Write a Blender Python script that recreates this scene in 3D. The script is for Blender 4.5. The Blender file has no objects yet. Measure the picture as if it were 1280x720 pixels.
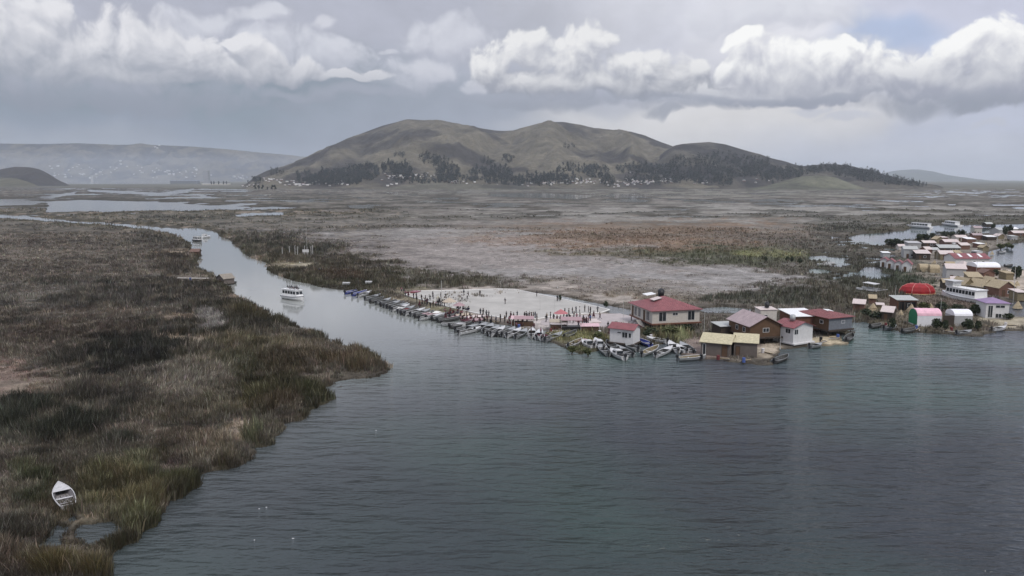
import bpy, math, random
import numpy as np
from mathutils import Vector, Matrix
random.seed(7); rng = np.random.default_rng(7)
SC = bpy.context.scene
COL = SC.collection
# ---------------------------------------------------------------- camera
CH = 33.0; FP = 960.0; HZ = 224.0
PITCH = math.atan((360 - HZ) / FP)
cd = bpy.data.cameras.new('camera'); cam = bpy.data.objects.new('camera', cd); COL.objects.link(cam)
cam.location = (0, 0, CH); cam.rotation_euler = (math.pi / 2 - PITCH, 0, 0)
cd.sensor_width = 36; cd.lens = 36 * FP / 1280; cd.clip_start = 0.5; cd.clip_end = 80000
SC.camera = cam
cp, sp = math.cos(PITCH), math.sin(PITCH)
def ray(px, py):
    a = (px - 640) / FP; b = (360 - py) / FP
    return a, cp + b * sp, -sp + b * cp
def G(px, py, z=0.0):
    a, y, zz = ray(px, py); t = (z - CH) / zz
    return np.array([a * t, y * t, z + 0 * (a * t)])
def P(x, y, z=0.0):          # world -> photo pixel
    d = y * cp - (z - CH) * sp
    u = y * sp + (z - CH) * cp
    return 640 + FP * x / d, 360 - FP * u / d
def azel(px, py):
    a, y, z = ray(px, py); return math.atan2(a, y), math.atan2(z, math.hypot(a, y))
# ---------------------------------------------------------------- numpy noise
def _h(ix, iy, s):
    n = (ix.astype(np.int64) * 374761393 + iy.astype(np.int64) * 668265263 + s * 974711) & 0x7fffffff
    n = ((n ^ (n >> 13)) * 1274126177) & 0x7fffffff
    return ((n ^ (n >> 16)) & 0xffff) / 65535.0
def vnoise(x, y, s=0):
    x = np.asarray(x, float); y = np.asarray(y, float)
    ix = np.floor(x); iy = np.floor(y); fx = x - ix; fy = y - iy
    fx = fx * fx * (3 - 2 * fx); fy = fy * fy * (3 - 2 * fy)
    a = _h(ix, iy, s); b = _h(ix + 1, iy, s); c = _h(ix, iy + 1, s); d = _h(ix + 1, iy + 1, s)
    return a + (b - a) * fx + (c - a) * fy + (a - b - c + d) * fx * fy
def fbm(x, y, sc, o=4, s=0):
    x = np.asarray(x, float) / sc; y = np.asarray(y, float) / sc; r = 0; a = .5; t = 0
    for i in range(o):
        r = r + a * vnoise(x, y, s + i * 17); t += a; a *= .5; x = x * 2.03 + 5.1; y = y * 2.03 + 1.7
    return r / t
def sstep(a, b, x):
    t = np.clip((x - a) / (b - a), 0, 1); return t * t * (3 - 2 * t)
# ---------------------------------------------------------------- materials
MATS = {}
def nn(nt, t, **k):
    n = nt.nodes.new(t)
    for a, v in k.items(): setattr(n, a, v)
    return n
def mat(name, col, rough=.8, var=.25, scale=1.5, metal=0., bump=.0, spec=.3, kind='noise', col2=None):
    """procedural surface: base colour broken up by noise in the object's own coordinates"""
    if name in MATS: return MATS[name]
    m = bpy.data.materials.new(name); m.use_nodes = True; nt = m.node_tree; b = nt.nodes['Principled BSDF']
    b.inputs['Roughness'].default_value = rough; b.inputs['Metallic'].default_value = metal
    b.inputs['Specular IOR Level'].default_value = spec
    tc = nn(nt, 'ShaderNodeTexCoord')
    if kind == 'wave':      # corrugated or boarded
        w = nn(nt, 'ShaderNodeTexWave'); w.inputs['Scale'].default_value = scale; w.inputs['Distortion'].default_value = .3
        w.bands_direction = 'X'; nt.links.new(tc.outputs['Object'], w.inputs['Vector']); fac0 = w.outputs['Fac']
    n = nn(nt, 'ShaderNodeTexNoise'); n.inputs['Scale'].default_value = scale if kind == 'noise' else .9
    n.inputs['Detail'].default_value = 6; n.inputs['Roughness'].default_value = .65
    nt.links.new(tc.outputs['Object'], n.inputs['Vector'])
    mx = nn(nt, 'ShaderNodeMix', data_type='RGBA')
    c2 = col2 or tuple(c * (1 - var) for c in col)
    c1 = tuple(min(1, c * (1 + var * .6)) for c in col)
    mx.inputs[6].default_value = (*c2, 1); mx.inputs[7].default_value = (*c1, 1)
    mr = nn(nt, 'ShaderNodeMapRange'); mr.inputs[1].default_value = .3; mr.inputs[2].default_value = .7
    nt.links.new(n.outputs['Fac'], mr.inputs[0])
    if kind == 'wave':
        ad = nn(nt, 'ShaderNodeMath', operation='MULTIPLY_ADD'); ad.inputs[1].default_value = .45
        nt.links.new(fac0, ad.inputs[0]); m2 = nn(nt, 'ShaderNodeMath', operation='MULTIPLY'); m2.inputs[1].default_value = .55
        nt.links.new(mr.outputs[0], m2.inputs[0]); nt.links.new(m2.outputs[0], ad.inputs[2]); f = ad.outputs[0]
    else: f = mr.outputs[0]
    nt.links.new(f, mx.inputs[0]); nt.links.new(mx.outputs[2], b.inputs['Base Color'])
    if bump:
        bp = nn(nt, 'ShaderNodeBump'); bp.inputs['Strength'].default_value = bump; bp.inputs['Distance'].default_value = .1
        nt.links.new(f, bp.inputs['Height']); nt.links.new(bp.outputs[0], b.inputs['Normal'])
    MATS[name] = m; return m
def attr_mat(name, scales=(.6, 6.), amp=.5, rough=.95, bump=.3, bdist=.3, trans=False):
    """ground / foliage: colour from the mesh's own attribute, broken up by world-scale noise"""
    m = bpy.data.materials.new(name); m.use_nodes = True; nt = m.node_tree; b = nt.nodes['Principled BSDF']
    b.inputs['Roughness'].default_value = rough; b.inputs['Specular IOR Level'].default_value = .15
    at = nn(nt, 'ShaderNodeAttribute'); at.attribute_name = 'tint'
    g = nn(nt, 'ShaderNodeNewGeometry'); prev = None
    for i, s in enumerate(scales):
        n = nn(nt, 'ShaderNodeTexNoise'); n.inputs['Scale'].default_value = 1 / s; n.inputs['Detail'].default_value = 5
        n.inputs['Roughness'].default_value = .65
        nt.links.new(g.outputs['Position'], n.inputs['Vector'])
        mr = nn(nt, 'ShaderNodeMapRange'); mr.inputs[1].default_value = .28; mr.inputs[2].default_value = .72
        mr.inputs[3].default_value = 1 - amp; mr.inputs[4].default_value = 1 + amp
        nt.links.new(n.outputs['Fac'], mr.inputs[0])
        if prev is None: prev = mr.outputs[0]
        else:
            mu = nn(nt, 'ShaderNodeMath', operation='MULTIPLY'); nt.links.new(prev, mu.inputs[0]); nt.links.new(mr.outputs[0], mu.inputs[1]); prev = mu.outputs[0]
    if prev is not None:
        vm = nn(nt, 'ShaderNodeVectorMath', operation='SCALE'); nt.links.new(at.outputs['Color'], vm.inputs[0]); nt.links.new(prev, vm.inputs['Scale'])
        nt.links.new(vm.outputs[0], b.inputs['Base Color'])
        if bump:
            bp = nn(nt, 'ShaderNodeBump'); bp.inputs['Strength'].default_value = bump; bp.inputs['Distance'].default_value = bdist
            nt.links.new(prev, bp.inputs['Height']); nt.links.new(bp.outputs[0], b.inputs['Normal'])
    else: nt.links.new(at.outputs['Color'], b.inputs['Base Color'])
    MATS[name] = m; return m
# ---------------------------------------------------------------- mesh helpers
def mesh_np(name, V, F, col=None, m=None, smooth=False):
    """V (n,3), F (k,3|4) numpy -> object"""
    me = bpy.data.meshes.new(name); V = np.asarray(V, np.float32); F = np.asarray(F, np.int32); k = F.shape[1]
    me.vertices.add(len(V)); me.vertices.foreach_set('co', V.ravel())
    me.loops.add(F.size); me.loops.foreach_set('vertex_index', F.ravel())
    me.polygons.add(len(F)); me.polygons.foreach_set('loop_start', np.arange(0, F.size, k, dtype=np.int32))
    me.update(calc_edges=True)
    if smooth: me.polygons.foreach_set('use_smooth', np.ones(len(F), bool))
    if col is not None:
        ca = me.color_attributes.new('tint', 'FLOAT_COLOR', 'POINT')
        c4 = np.ones((len(V), 4), np.float32); c4[:, :3] = col; ca.data.foreach_set('color', c4.ravel())
    if m: me.materials.append(m)
    o = bpy.data.objects.new(name, me); COL.objects.link(o); return o
def kind(o, k, label=None):
    o['kind'] = k
    if label: o['label'] = label
    return o
def grid_faces(nr, nc):
    i = np.arange((nr - 1) * nc).reshape(nr - 1, nc)[:, :-1].ravel()
    return np.stack([i, i + 1, i + nc + 1, i + nc], 1)
# ---------------------------------------------------------------- layout of land and water (outlines as ground points)
LEFT = [(-420,270),(0,272),(50,276),(100,279.5),(150,283),(190,288),(210,292),(225,297),(235,303),(239,311),(246,316),(251,320),(243,326),(245,334),(256,338),(268,343),(272,350),(283,357),(290,363),(300,371),(312,378),(325,386),(345,400),(362,406),(380,412),(403,419),(420,429),(440,436),(458,442),(472,450),(481,459),(481,466),(470,471),(440,473),(425,475),(408,479),(397,483),(399,490),(411,497),(414,507),(402,514),(398,523),(385,528),(365,532),(350,531),(350,545),(336,556),(318,562),(309,570),(308,580),(296,588),(278,596),(264,603),(262,616),(244,624),(220,632),(215,648),(213,664),(196,671),(190,682),(170,690),(148,697),(146,710),(150,722),(140,745),(60,800),(-420,800)]
HOLES_L = [[(98,668),(106,658),(126,659),(150,656),(166,665),(176,670),(172,678),(158,684),(140,684),(120,690),(106,680)],[(58,672),(70,656),(82,660),(92,658),(88,672),(80,688),(62,690),(40,694),(46,682)],[(88,650),(96,646),(100,652),(90,655)]]
NORTH = [(-420,262),(0,268),(50,272),(100,277),(160,280),(200,284),(250,286),(270,290),(278,297),(289,301),(298,311),(306,318),(318,324),(337,330),(330,335),(345,344),(365,351),(385,355),(402,359),(420,362),(437,364),(455,368),(482,376),(512,386),(545,396),(590,401),(640,407),(665,413),(684,413),(694,430),(715,440),(740,442),(757,440),(764,431),(800,429),(850,431),(862,449),(880,453),(930,453),(958,450),(972,441),(970,434),(1000,432),(1030,432),(1052,428),(1060,416),(1068,403),(1085,404),(1100,410),(1125,414),(1160,416),(1222,417),(1250,412),(1280,411),(1480,406),(1900,400),(1900,232.5),(-420,232.5)]
HOLES_N = [
 [(1058,297),(1075,293),(1105,291),(1130,289),(1142,284),(1180,281.5),(1240,281),(1300,280),(1700,279),(1700,285),(1300,285),(1262,287),(1240,291),(1205,292),(1180,293),(1150,296),(1142,300),(1110,302),(1104,307),(1085,304),(1068,301)],
 [(1228,322),(1236,315),(1252,311),(1262,305),(1300,301),(1700,297),(1700,333),(1300,338),(1285,337),(1262,335),(1246,331)],
 [(1256,380),(1275,378),(1290,377),(1500,375),(1500,390),(1290,392),(1280,396),(1264,395),(1259,388)],
 [(1073,340),(1082,334),(1100,335),(1103,341),(1092,345),(1080,343)],
 [(655,366),(676,367),(700,370),(735,377),(765,383),(790,388),(800,394),(786,396),(752,389),(716,380),(690,374),(664,370)],
 [(872,386),(905,384),(940,387),(936,392),(905,391),(880,391)],
 [(58,252),(100,250),(160,251.5),(205,253),(262,257),(312,258.5),(302,262),(262,262),(230,264),(196,262.5),(130,265),(100,264),(56,265.5),(62,258)],
 [(-420,248),(0,249),(30,250),(58,252),(40,256),(0,257),(-420,258)],
 [(44,246.5),(70,244),(96,239.5),(92,243),(62,248)],
 [(108,237),(150,238.5),(200,241),(244,235.5),(232,241),(200,244.5),(150,241.5),(112,239.5)],
 [(246,236),(330,236.8),(320,238),(250,237.8)],
 [(300,262),(340,258.5),(372,259.5),(350,261.5),(312,262.6)],
 [(612,242),(690,242),(745,244.5),(722,249),(690,247.5),(640,246.5),(615,245)],
 [(770,250.5),(812,251),(806,252.6),(772,252)],[(435,258),(468,258.6),(460,260.6),(437,260)],[(540,247.5),(575,247),(572,249.2),(545,249)],
 [(1240,256),(1310,255.6),(1308,257),(1242,257)],[(1184,255.4),(1196,255.2),(1194,256.2),(1185,256.3)],[(940,254),(1000,253.6),(990,255.4),(950,255.4)],
 [(660,269),(700,268),(690,270),(665,270.4)]]
def sdf_poly(X, Y, poly, asp=1.0):
    """signed distance (positive inside), in photo-pixel units"""
    p = np.array(poly, float); q = np.roll(p, -1, 0); ins = np.zeros(X.shape, bool); d2 = np.full(X.shape, 1e9)
    for (x0, y0), (x1, y1) in zip(p, q):
        dx, dy = x1 - x0, y1 - y0
        t = np.clip(((X - x0) * dx + (Y - y0) * dy) / (dx * dx + dy * dy + 1e-9), 0, 1)
        d2 = np.minimum(d2, (X - x0 - t * dx) ** 2 + ((Y - y0 - t * dy) * 1.0) ** 2)
        c = ((y0 > Y) != (y1 > Y))
        if dy != 0: ins ^= c & (X < dx * (Y - y0) / dy + x0)
    d = np.sqrt(d2); return np.where(ins, d, -d)
rows = np.concatenate([np.arange(226.5, 262, .4), np.arange(262, 300, .6), np.arange(300, 380, .8), np.arange(380, 781, 1.)])
cols = np.arange(-400, 1681, 2.)
PX, PY = np.meshgrid(cols, rows)
gz = ray(PX, PY); tt = (-CH) / gz[2]; WX = gz[0] * tt; WY = gz[1] * tt
def landfield(PX, PY, WX, WY):
    jit = (fbm(WX, WY, 9, 4, 3) - .5) * 2
    jpx = (jit * 2.1 + (fbm(WX, WY, 2.6, 3, 4) - .5) * 1.6) * np.clip(FP * 3.0 / np.maximum(WY, 1), .4, 22) * .6        # several metres of ragged shore
    qx = PX + jpx; qy = PY + jpx * .35
    sl = sdf_poly(qx, qy, LEFT)
    for h in HOLES_L: sl = np.minimum(sl, -sdf_poly(qx, qy, h))
    sn = sdf_poly(qx, qy, NORTH)
    for h in HOLES_N: sn = np.minimum(sn, -sdf_poly(PX + jit * 1.5, PY + jit * .5, h))
    # scattered open pools far out in the marsh
    pl = fbm(WX, WY * .8, 60, 4, 21)
    far = sstep(268, 250, PY) * sstep(233, 238, PY)
    amt = .585 + .03 * sstep(300, 420, PX) + .09 * (1 - far)
    pool = np.where(PY < 272, (amt - pl) * 30, 9.)
    sn = np.minimum(sn, pool)
    pl2 = fbm(WX, WY, 14, 3, 31)                                          # little ponds among the reeds left of the village
    sn = np.minimum(sn, np.where((PX > 1010) & (PX < 1120) & (PY > 290) & (PY < 350), (.66 - pl2) * 20, 9.))
    return np.maximum(sl, sn)
# coarse field table, reused for scattering
SD = landfield(PX, PY, WX, WY)
def lookup(T, px, py):
    ci = np.clip((px - cols[0]) / 2., 0, len(cols) - 1.001); ri = np.clip(np.interp(py, rows, np.arange(len(rows))), 0, len(rows) - 1.001)
    c0 = ci.astype(int); r0 = ri.astype(int); fc = ci - c0; fr = ri - r0
    if T.ndim == 3: fc = fc[..., None]; fr = fr[..., None]
    return (T[r0, c0] * (1 - fc) + T[r0, c0 + 1] * fc) * (1 - fr) + (T[r0 + 1, c0] * (1 - fc) + T[r0 + 1, c0 + 1] * fc) * fr
# ---------------------------------------------------------------- vegetation map: colour and reed height
DK = (.034,.032,.024); OL = (.052,.050,.024); BR = (.085,.060,.036); RU = (.105,.070,.043); GB = (.108,.092,.076); MV = (.165,.148,.135)
PG = (.175,.167,.155); TAN = (.30,.235,.165); DEAD = (.20,.175,.14); GR = (.085,.09,.035); MUD = (.05,.042,.036); EARTH = (.17,.145,.115)
Z = [ # cx, cy, rx, ry, colour, height, softness, strength
 # far marsh bands
 (640,262,900,30,(.13,.12,.105),.5,.5,1),(200,262,330,16,(.05,.05,.038),1.6,.5,.8),(200,246,300,7,(.055,.055,.045),1.2,.5,.7),(60,262,60,5,DK,2.2,.4,.9),
 (230,276,230,9,(.055,.052,.04),1.5,.5,.85),(560,262,260,6,(.09,.08,.068),1,.6,.8),(500,272,220,4,(.06,.055,.042),1.4,.5,.8),(900,242,400,5,(.14,.135,.11),.4,.6,.8),(800,257,260,3,(.055,.052,.045),1.2,.6,.8),
 (1000,266,430,12,(.175,.168,.15),.3,.5,.9),(800,288,300,6,(.14,.12,.10),.5,.6,.8),(1080,272,260,2.5,DK,1.5,.4,.9),(1180,277,150,2.5,(.05,.05,.035),1.6,.4,.9),
 # middle plain
 (600,318,300,34,(.17,.152,.138),.25,.35,1),(540,292,190,7,(.175,.165,.152),.2,.5,.9),(480,285,170,3,(.06,.053,.04),1.4,.5,.9),(640,284,120,3,(.10,.085,.07),.8,.6,.8),
 (700,300,130,7,(.16,.115,.085),.6,.6,.8),(850,298,200,20,(.128,.088,.058),.8,.4,.95),(800,296,120,5,(.085,.058,.038),1.1,.5,.8),(850,318,160,6,(.07,.062,.035),1.2,.6,.8),(930,322,130,12,(.05,.052,.03),1.3,.5,.9),(975,318,60,5,(.13,.13,.055),.5,.5,.8),
 (1000,300,120,12,(.075,.066,.055),1.1,.5,.8),(1060,285,60,8,(.042,.042,.032),1.7,.5,.9),(1020,310,60,14,(.06,.056,.045),1.3,.5,.8),
 (800,352,210,20,(.175,.165,.155),.2,.4,1),(700,358,140,10,(.14,.12,.10),.5,.5,.8),(900,372,180,12,(.125,.108,.088),.5,.5,.9),(660,372,160,8,(.13,.105,.08),.8,.5,.8),(780,376,110,6,(.14,.115,.085),.8,.5,.8),
 (990,372,110,12,(.04,.042,.03),1.5,.5,.95),(1080,345,75,28,(.048,.048,.034),1.4,.5,.95),(1150,345,60,14,(.035,.042,.026),1.3,.4,.95),(1060,375,70,18,(.06,.052,.036),1.1,.5,.8),
 # banks of the channel, far side
 (270,300,110,9,(.04,.038,.028),1.9,.5,.95),(340,316,90,14,(.038,.037,.026),1.9,.4,.95),(400,336,90,18,(.052,.045,.028),1.5,.4,.9),(480,352,120,12,(.045,.042,.026),1.3,.4,.95),(580,354,110,7,(.05,.045,.03),1.2,.4,.9),
 (365,333,34,3.2,(.19,.165,.11),.2,.3,.95),(385,333,14,3,(.24,.21,.15),.1,.3,.9),(420,345,26,6,(.06,.042,.028),1,.5,.8),(320,309,20,4,(.04,.04,.03),2,.4,.9),
 # left marsh
 (40,300,230,16,(.12,.10,.078),.6,.35,.9),(90,330,220,34,(.082,.070,.056),.9,.4,.95),(60,318,120,6,(.11,.095,.075),.6,.5,.8),(200,300,55,12,(.042,.038,.03),1.7,.4,.95),(225,330,40,18,(.05,.042,.032),1.5,.4,.9),
 (80,354,120,5,DK,1.5,.5,.9),(240,352,60,16,(.04,.036,.028),1.6,.5,.8),(235,347,28,6,(.17,.145,.115),.2,.3,.9),(228,317,30,3.4,(.21,.165,.115),.1,.3,.95),(190,344,12,3,(.14,.13,.11),.5,.4,.7),
 (60,372,130,20,(.10,.09,.076),.8,.4,.9),(90,412,120,26,(.092,.074,.058),.9,.4,.9),(40,440,80,20,(.085,.07,.055),.9,.5,.8),(170,372,100,14,(.04,.037,.030),1.6,.5,.9),
 (190,440,110,34,(.030,.029,.023),1.8,.4,1.),(120,520,90,26,(.032,.031,.024),1.7,.4,.8),(290,400,70,30,(.04,.037,.026),1.8,.4,.9),(330,392,40,10,(.065,.055,.03),1.7,.4,.8),
 (222,400,28,5,(.17,.13,.095),.5,.3,.9),(262,402,24,9,(.20,.185,.17),.8,.3,.9),(246,424,34,6,(.33,.255,.175),.15,.25,1),(196,424,10,3,(.17,.14,.11),.5,.4,.8),
 (30,488,54,22,(.20,.145,.115),.2,.35,.95),(55,486,50,5,(.27,.215,.16),.1,.3,.8),(120,500,70,20,(.05,.044,.035),1.7,.5,.8),
 (245,480,46,24,(.19,.168,.138),1.2,.4,.95),(262,462,30,8,(.17,.15,.125),1.3,.4,.8),(360,440,50,8,(.19,.155,.115),1.5,.4,.8),(315,436,50,12,(.10,.085,.05),1.7,.4,.8),
 (370,460,70,20,(.085,.062,.042),1.9,.4,.9),(430,452,40,12,(.085,.058,.038),2.0,.4,.9),(462,456,24,12,(.07,.055,.03),2.1,.4,.9),(400,478,22,5,(.20,.17,.14),.5,.3,.9),
 (340,500,60,24,(.062,.058,.030),2.0,.4,.9),(300,470,26,18,(.08,.082,.05),1.8,.4,.7),(390,505,24,18,(.042,.048,.022),2.1,.4,.9),(340,512,36,10,(.12,.085,.06),1.7,.5,.7),
 (300,545,22,12,(.36,.28,.21),.08,.25,1),(180,545,40,7,(.20,.165,.13),.6,.4,.8),(225,520,60,16,(.10,.085,.06),1.4,.5,.7),(250,560,60,14,(.125,.098,.068),1.5,.5,.8),(315,548,14,9,(.05,.056,.028),1.9,.3,.9),
 (70,540,110,34,(.032,.034,.024),2.0,.4,.95),(170,588,50,16,(.085,.085,.045),1.6,.4,.85),(222,576,40,12,(.055,.043,.038),1.0,.4,.8),(225,588,30,5,(.20,.16,.135),.1,.4,.7),(280,575,36,14,(.11,.092,.055),1.8,.4,.8),
 (20,560,30,10,(.11,.105,.08),1.,.4,.6),(130,600,30,10,(.05,.05,.03),1.8,.5,.7),(180,618,80,20,(.088,.072,.034),1.9,.4,.9),(120,618,24,16,(.11,.10,.05),1.4,.4,.7),(230,612,30,12,(.052,.06,.024),2.0,.4,.85),
 (175,652,56,14,(.095,.10,.045),1.5,.35,.95),(200,655,18,14,(.06,.08,.026),1.7,.4,.9),(45,600,30,10,(.075,.08,.045),1.0,.4,.8),(8,610,20,18,(.17,.14,.12),.2,.4,.8),(40,625,40,26,(.045,.055,.024),1.6,.5,.7),(70,642,30,12,(.06,.034,.03),.4,.4,.8),
 (125,652,40,6,(.12,.105,.08),.5,.4,.8),(100,672,22,12,(.065,.055,.04),.5,.5,.8),(30,690,60,26,(.034,.032,.024),1.4,.4,.8),(95,702,55,22,(.11,.085,.034),1.8,.35,.95),(30,712,40,14,(.15,.115,.085),1.4,.4,.8),(185,684,30,8,(.19,.155,.115),.1,.4,.7),(140,705,10,14,(.28,.22,.15),.5,.4,.8),
 (78,622,22,22,(.075,.06,.045),.0,.3,1),(90,650,30,10,(.09,.07,.055),.05,.3,.9),(120,693,90,9,(.10,.085,.06),.45,.4,.95),(60,688,40,10,(.06,.05,.04),.1,.4,.9),(95,716,60,14,(.12,.095,.04),1.9,.3,1),(150,640,120,60,(.115,.105,.05),1.5,.6,.35),(340,480,110,60,(.095,.085,.04),1.7,.6,.35),(110,676,70,16,(.050,.042,.034),.45,.4,.8),(300,330,60,40,(.05,.05,.03),1.6,.6,.3),
 # shore of the sports ground, village ground
 (620,385,150,24,(.24,.21,.18),.03,.25,1),(510,370,30,8,(.15,.13,.085),.15,.4,.8),(545,385,30,6,(.14,.125,.07),.25,.4,.9),(600,398,60,7,(.20,.17,.145),.05,.4,.9),(640,407,50,4,(.13,.12,.07),.4,.4,.9),(700,404,80,10,(.30,.27,.25),.03,.35,.9),(770,400,40,7,(.36,.33,.31),.03,.4,.9),
 (700,421,70,8,(.13,.125,.055),.7,.4,.95),(745,422,24,8,(.12,.115,.05),.9,.4,.9),(715,438,34,7,(.06,.062,.026),1.3,.4,.95),(800,388,14,4,(.10,.10,.06),.5,.4,.8),(830,424,40,12,(.075,.066,.034),1.3,.4,.95),(846,425,14,8,(.16,.165,.085),1.2,.4,.9),
 (900,440,60,14,(.16,.125,.105),.1,.3,1),(960,440,16,10,(.28,.235,.175),.05,.4,1),(1035,424,32,8,(.30,.25,.165),.1,.35,1),(1060,405,14,14,(.08,.075,.05),1,.4,.8),
 (1100,395,50,22,(.10,.086,.06),.7,.4,.9),(1160,398,60,18,(.085,.072,.05),.7,.4,.9),(1130,375,40,18,(.10,.08,.06),.5,.4,.8),(1180,385,40,10,(.085,.065,.05),.6,.4,.9),(1260,400,50,10,(.24,.21,.15),.1,.3,1),
 (1240,350,80,24,(.24,.205,.165),.08,.4,1),(1200,320,90,22,(.15,.13,.105),.3,.4,.95),(1230,295,80,12,(.12,.105,.085),.5,.4,.9),(1130,330,30,8,(.06,.06,.045),.6,.4,.8),(1275,345,30,8,(.33,.28,.23),.05,.4,.9),
]
def zonemap(px, py, wx, wy):
    col = np.zeros(px.shape + (3,)) + np.array([.10,.088,.072]); h = np.full(px.shape, .8)
    w1 = (fbm(wx, wy, 16, 4, 5) - .5); w2 = (fbm(wx, wy, 16, 4, 9) - .5); w3 = fbm(wx, wy, 3.5, 3, 14) - .5; w5 = fbm(wx, wy, 3.5, 3, 19) - .5; w4 = fbm(wx, wy, 90, 3, 15) - .5
    for (cx, cy, rx, ry, c, hh, so, st) in Z:
        f = (2.0 if rx < 60 else 1.3) if cy > 290 else 1.5; f3 = 1.1 if cy > 290 else .5
        u = (px - cx) / rx + w1 * f + w3 * f3 + w4 * .4; v = (py - cy) / ry + w2 * f * 1.2 + w5 * f3 + w4 * .4
        lum = sum(c) / 3; c = [(lum + .92 * (k_ - lum)) * 1.2 for k_ in c]
        w = st * sstep(1.0 + so * .6, 1.0 - so, np.sqrt(u * u + v * v))
        col = col + (np.array(c) - col) * w[..., None]; h = h + (hh - h) * w
    # dark stands and paler gaps that break up everything
    n = fbm(wx, wy, 45, 5, 40); far = sstep(320, 270, py)
    dk = sstep(.54, .60, n) * (.8 * far * (1 - .55 * sstep(330, 420, px) * sstep(262, 285, py)))
    col = col * (1 - dk[..., None]) + np.array([.036,.035,.027]) * dk[..., None]; h = h + (1.6 - h) * dk
    n2 = fbm(wx, wy, 28, 4, 50); pl = sstep(.50, .62, n2) * .35 * far
    col = col * (1 - pl[..., None]) + np.array([.17,.155,.13]) * pl[..., None]; h = h * (1 - pl * .7)
    n3 = fbm(wx, wy, 7, 4, 60); n4 = sstep(.585, .65, fbm(wx, wy, 4.5, 4, 63)) * .5 * sstep(560, 420, px); col = col * (1 + (n3 - .5) * (.7 + 1. * sstep(640, 380, px)))[..., None]; col = col * (1 - n4)[..., None] + np.array([.21, .18, .14]) * n4[..., None]; h = h * (1 - .35 * n4) * (.75 + .5 * n3)
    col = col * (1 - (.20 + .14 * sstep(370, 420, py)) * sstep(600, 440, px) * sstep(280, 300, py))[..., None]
    return np.clip(col, .012, .6), h
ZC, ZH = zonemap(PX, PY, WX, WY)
wet = sstep(5, 0, SD); ZC = ZC * (1 - .8 * wet[..., None]) + np.array([.035,.030,.022]) * .8 * wet[..., None]
# dark fringe of tall totora right on the water's edge
edge = sstep(9, 2, SD) * sstep(-.5, 1.0, SD) * (PY > 262)
tallzone = ((PX < 485) & (PY < 720)) | ((PX > 1060) & (PY < 310))
fr = edge * np.where(tallzone & (ZH > .45), .7, 0.) * sstep(.42, .56, fbm(WX, WY, 11, 3, 77))
gapn = fbm(WX, WY, 6, 4, 88); ZH = ZH * (1 - .75 * edge * sstep(.55, .47, gapn))
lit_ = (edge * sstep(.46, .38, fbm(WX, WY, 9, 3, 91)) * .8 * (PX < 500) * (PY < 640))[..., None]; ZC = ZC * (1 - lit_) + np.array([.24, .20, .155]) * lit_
ZC = ZC * (1 - fr[..., None]) + np.array([.045,.042,.024]) * fr[..., None]; ZH = ZH + (2.0 - ZH) * fr
# ---------------------------------------------------------------- the marsh ground
slope = np.where(PY > 300, .22, .6)
zland = .30 + (fbm(WX, WY, 5, 3, 70) - .5) * .25 + np.where(PY < 330, sstep(335, 290, PY) * np.clip(ZH - .3, 0, 2) * .8, 0)
TZ = np.clip(SD * slope - .05, -.7, 1e9); TZ = np.minimum(TZ, zland)
flat = (sdf_poly(PX, PY, [(500,358),(640,356),(800,384),(800,402),(640,405),(560,397),(500,376)]) > 0)
TZ = np.where(flat & (SD > 1), .28, TZ)
V = np.stack([WX, WY, TZ], -1).reshape(-1, 3)
gm = attr_mat('marsh_ground', (.35, 3.0), .45, .95, .6, .25)
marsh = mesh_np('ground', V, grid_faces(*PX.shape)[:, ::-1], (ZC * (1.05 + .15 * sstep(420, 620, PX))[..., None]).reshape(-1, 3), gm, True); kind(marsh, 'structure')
def landz(px, py): return lookup(TZ, px, py)
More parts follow.
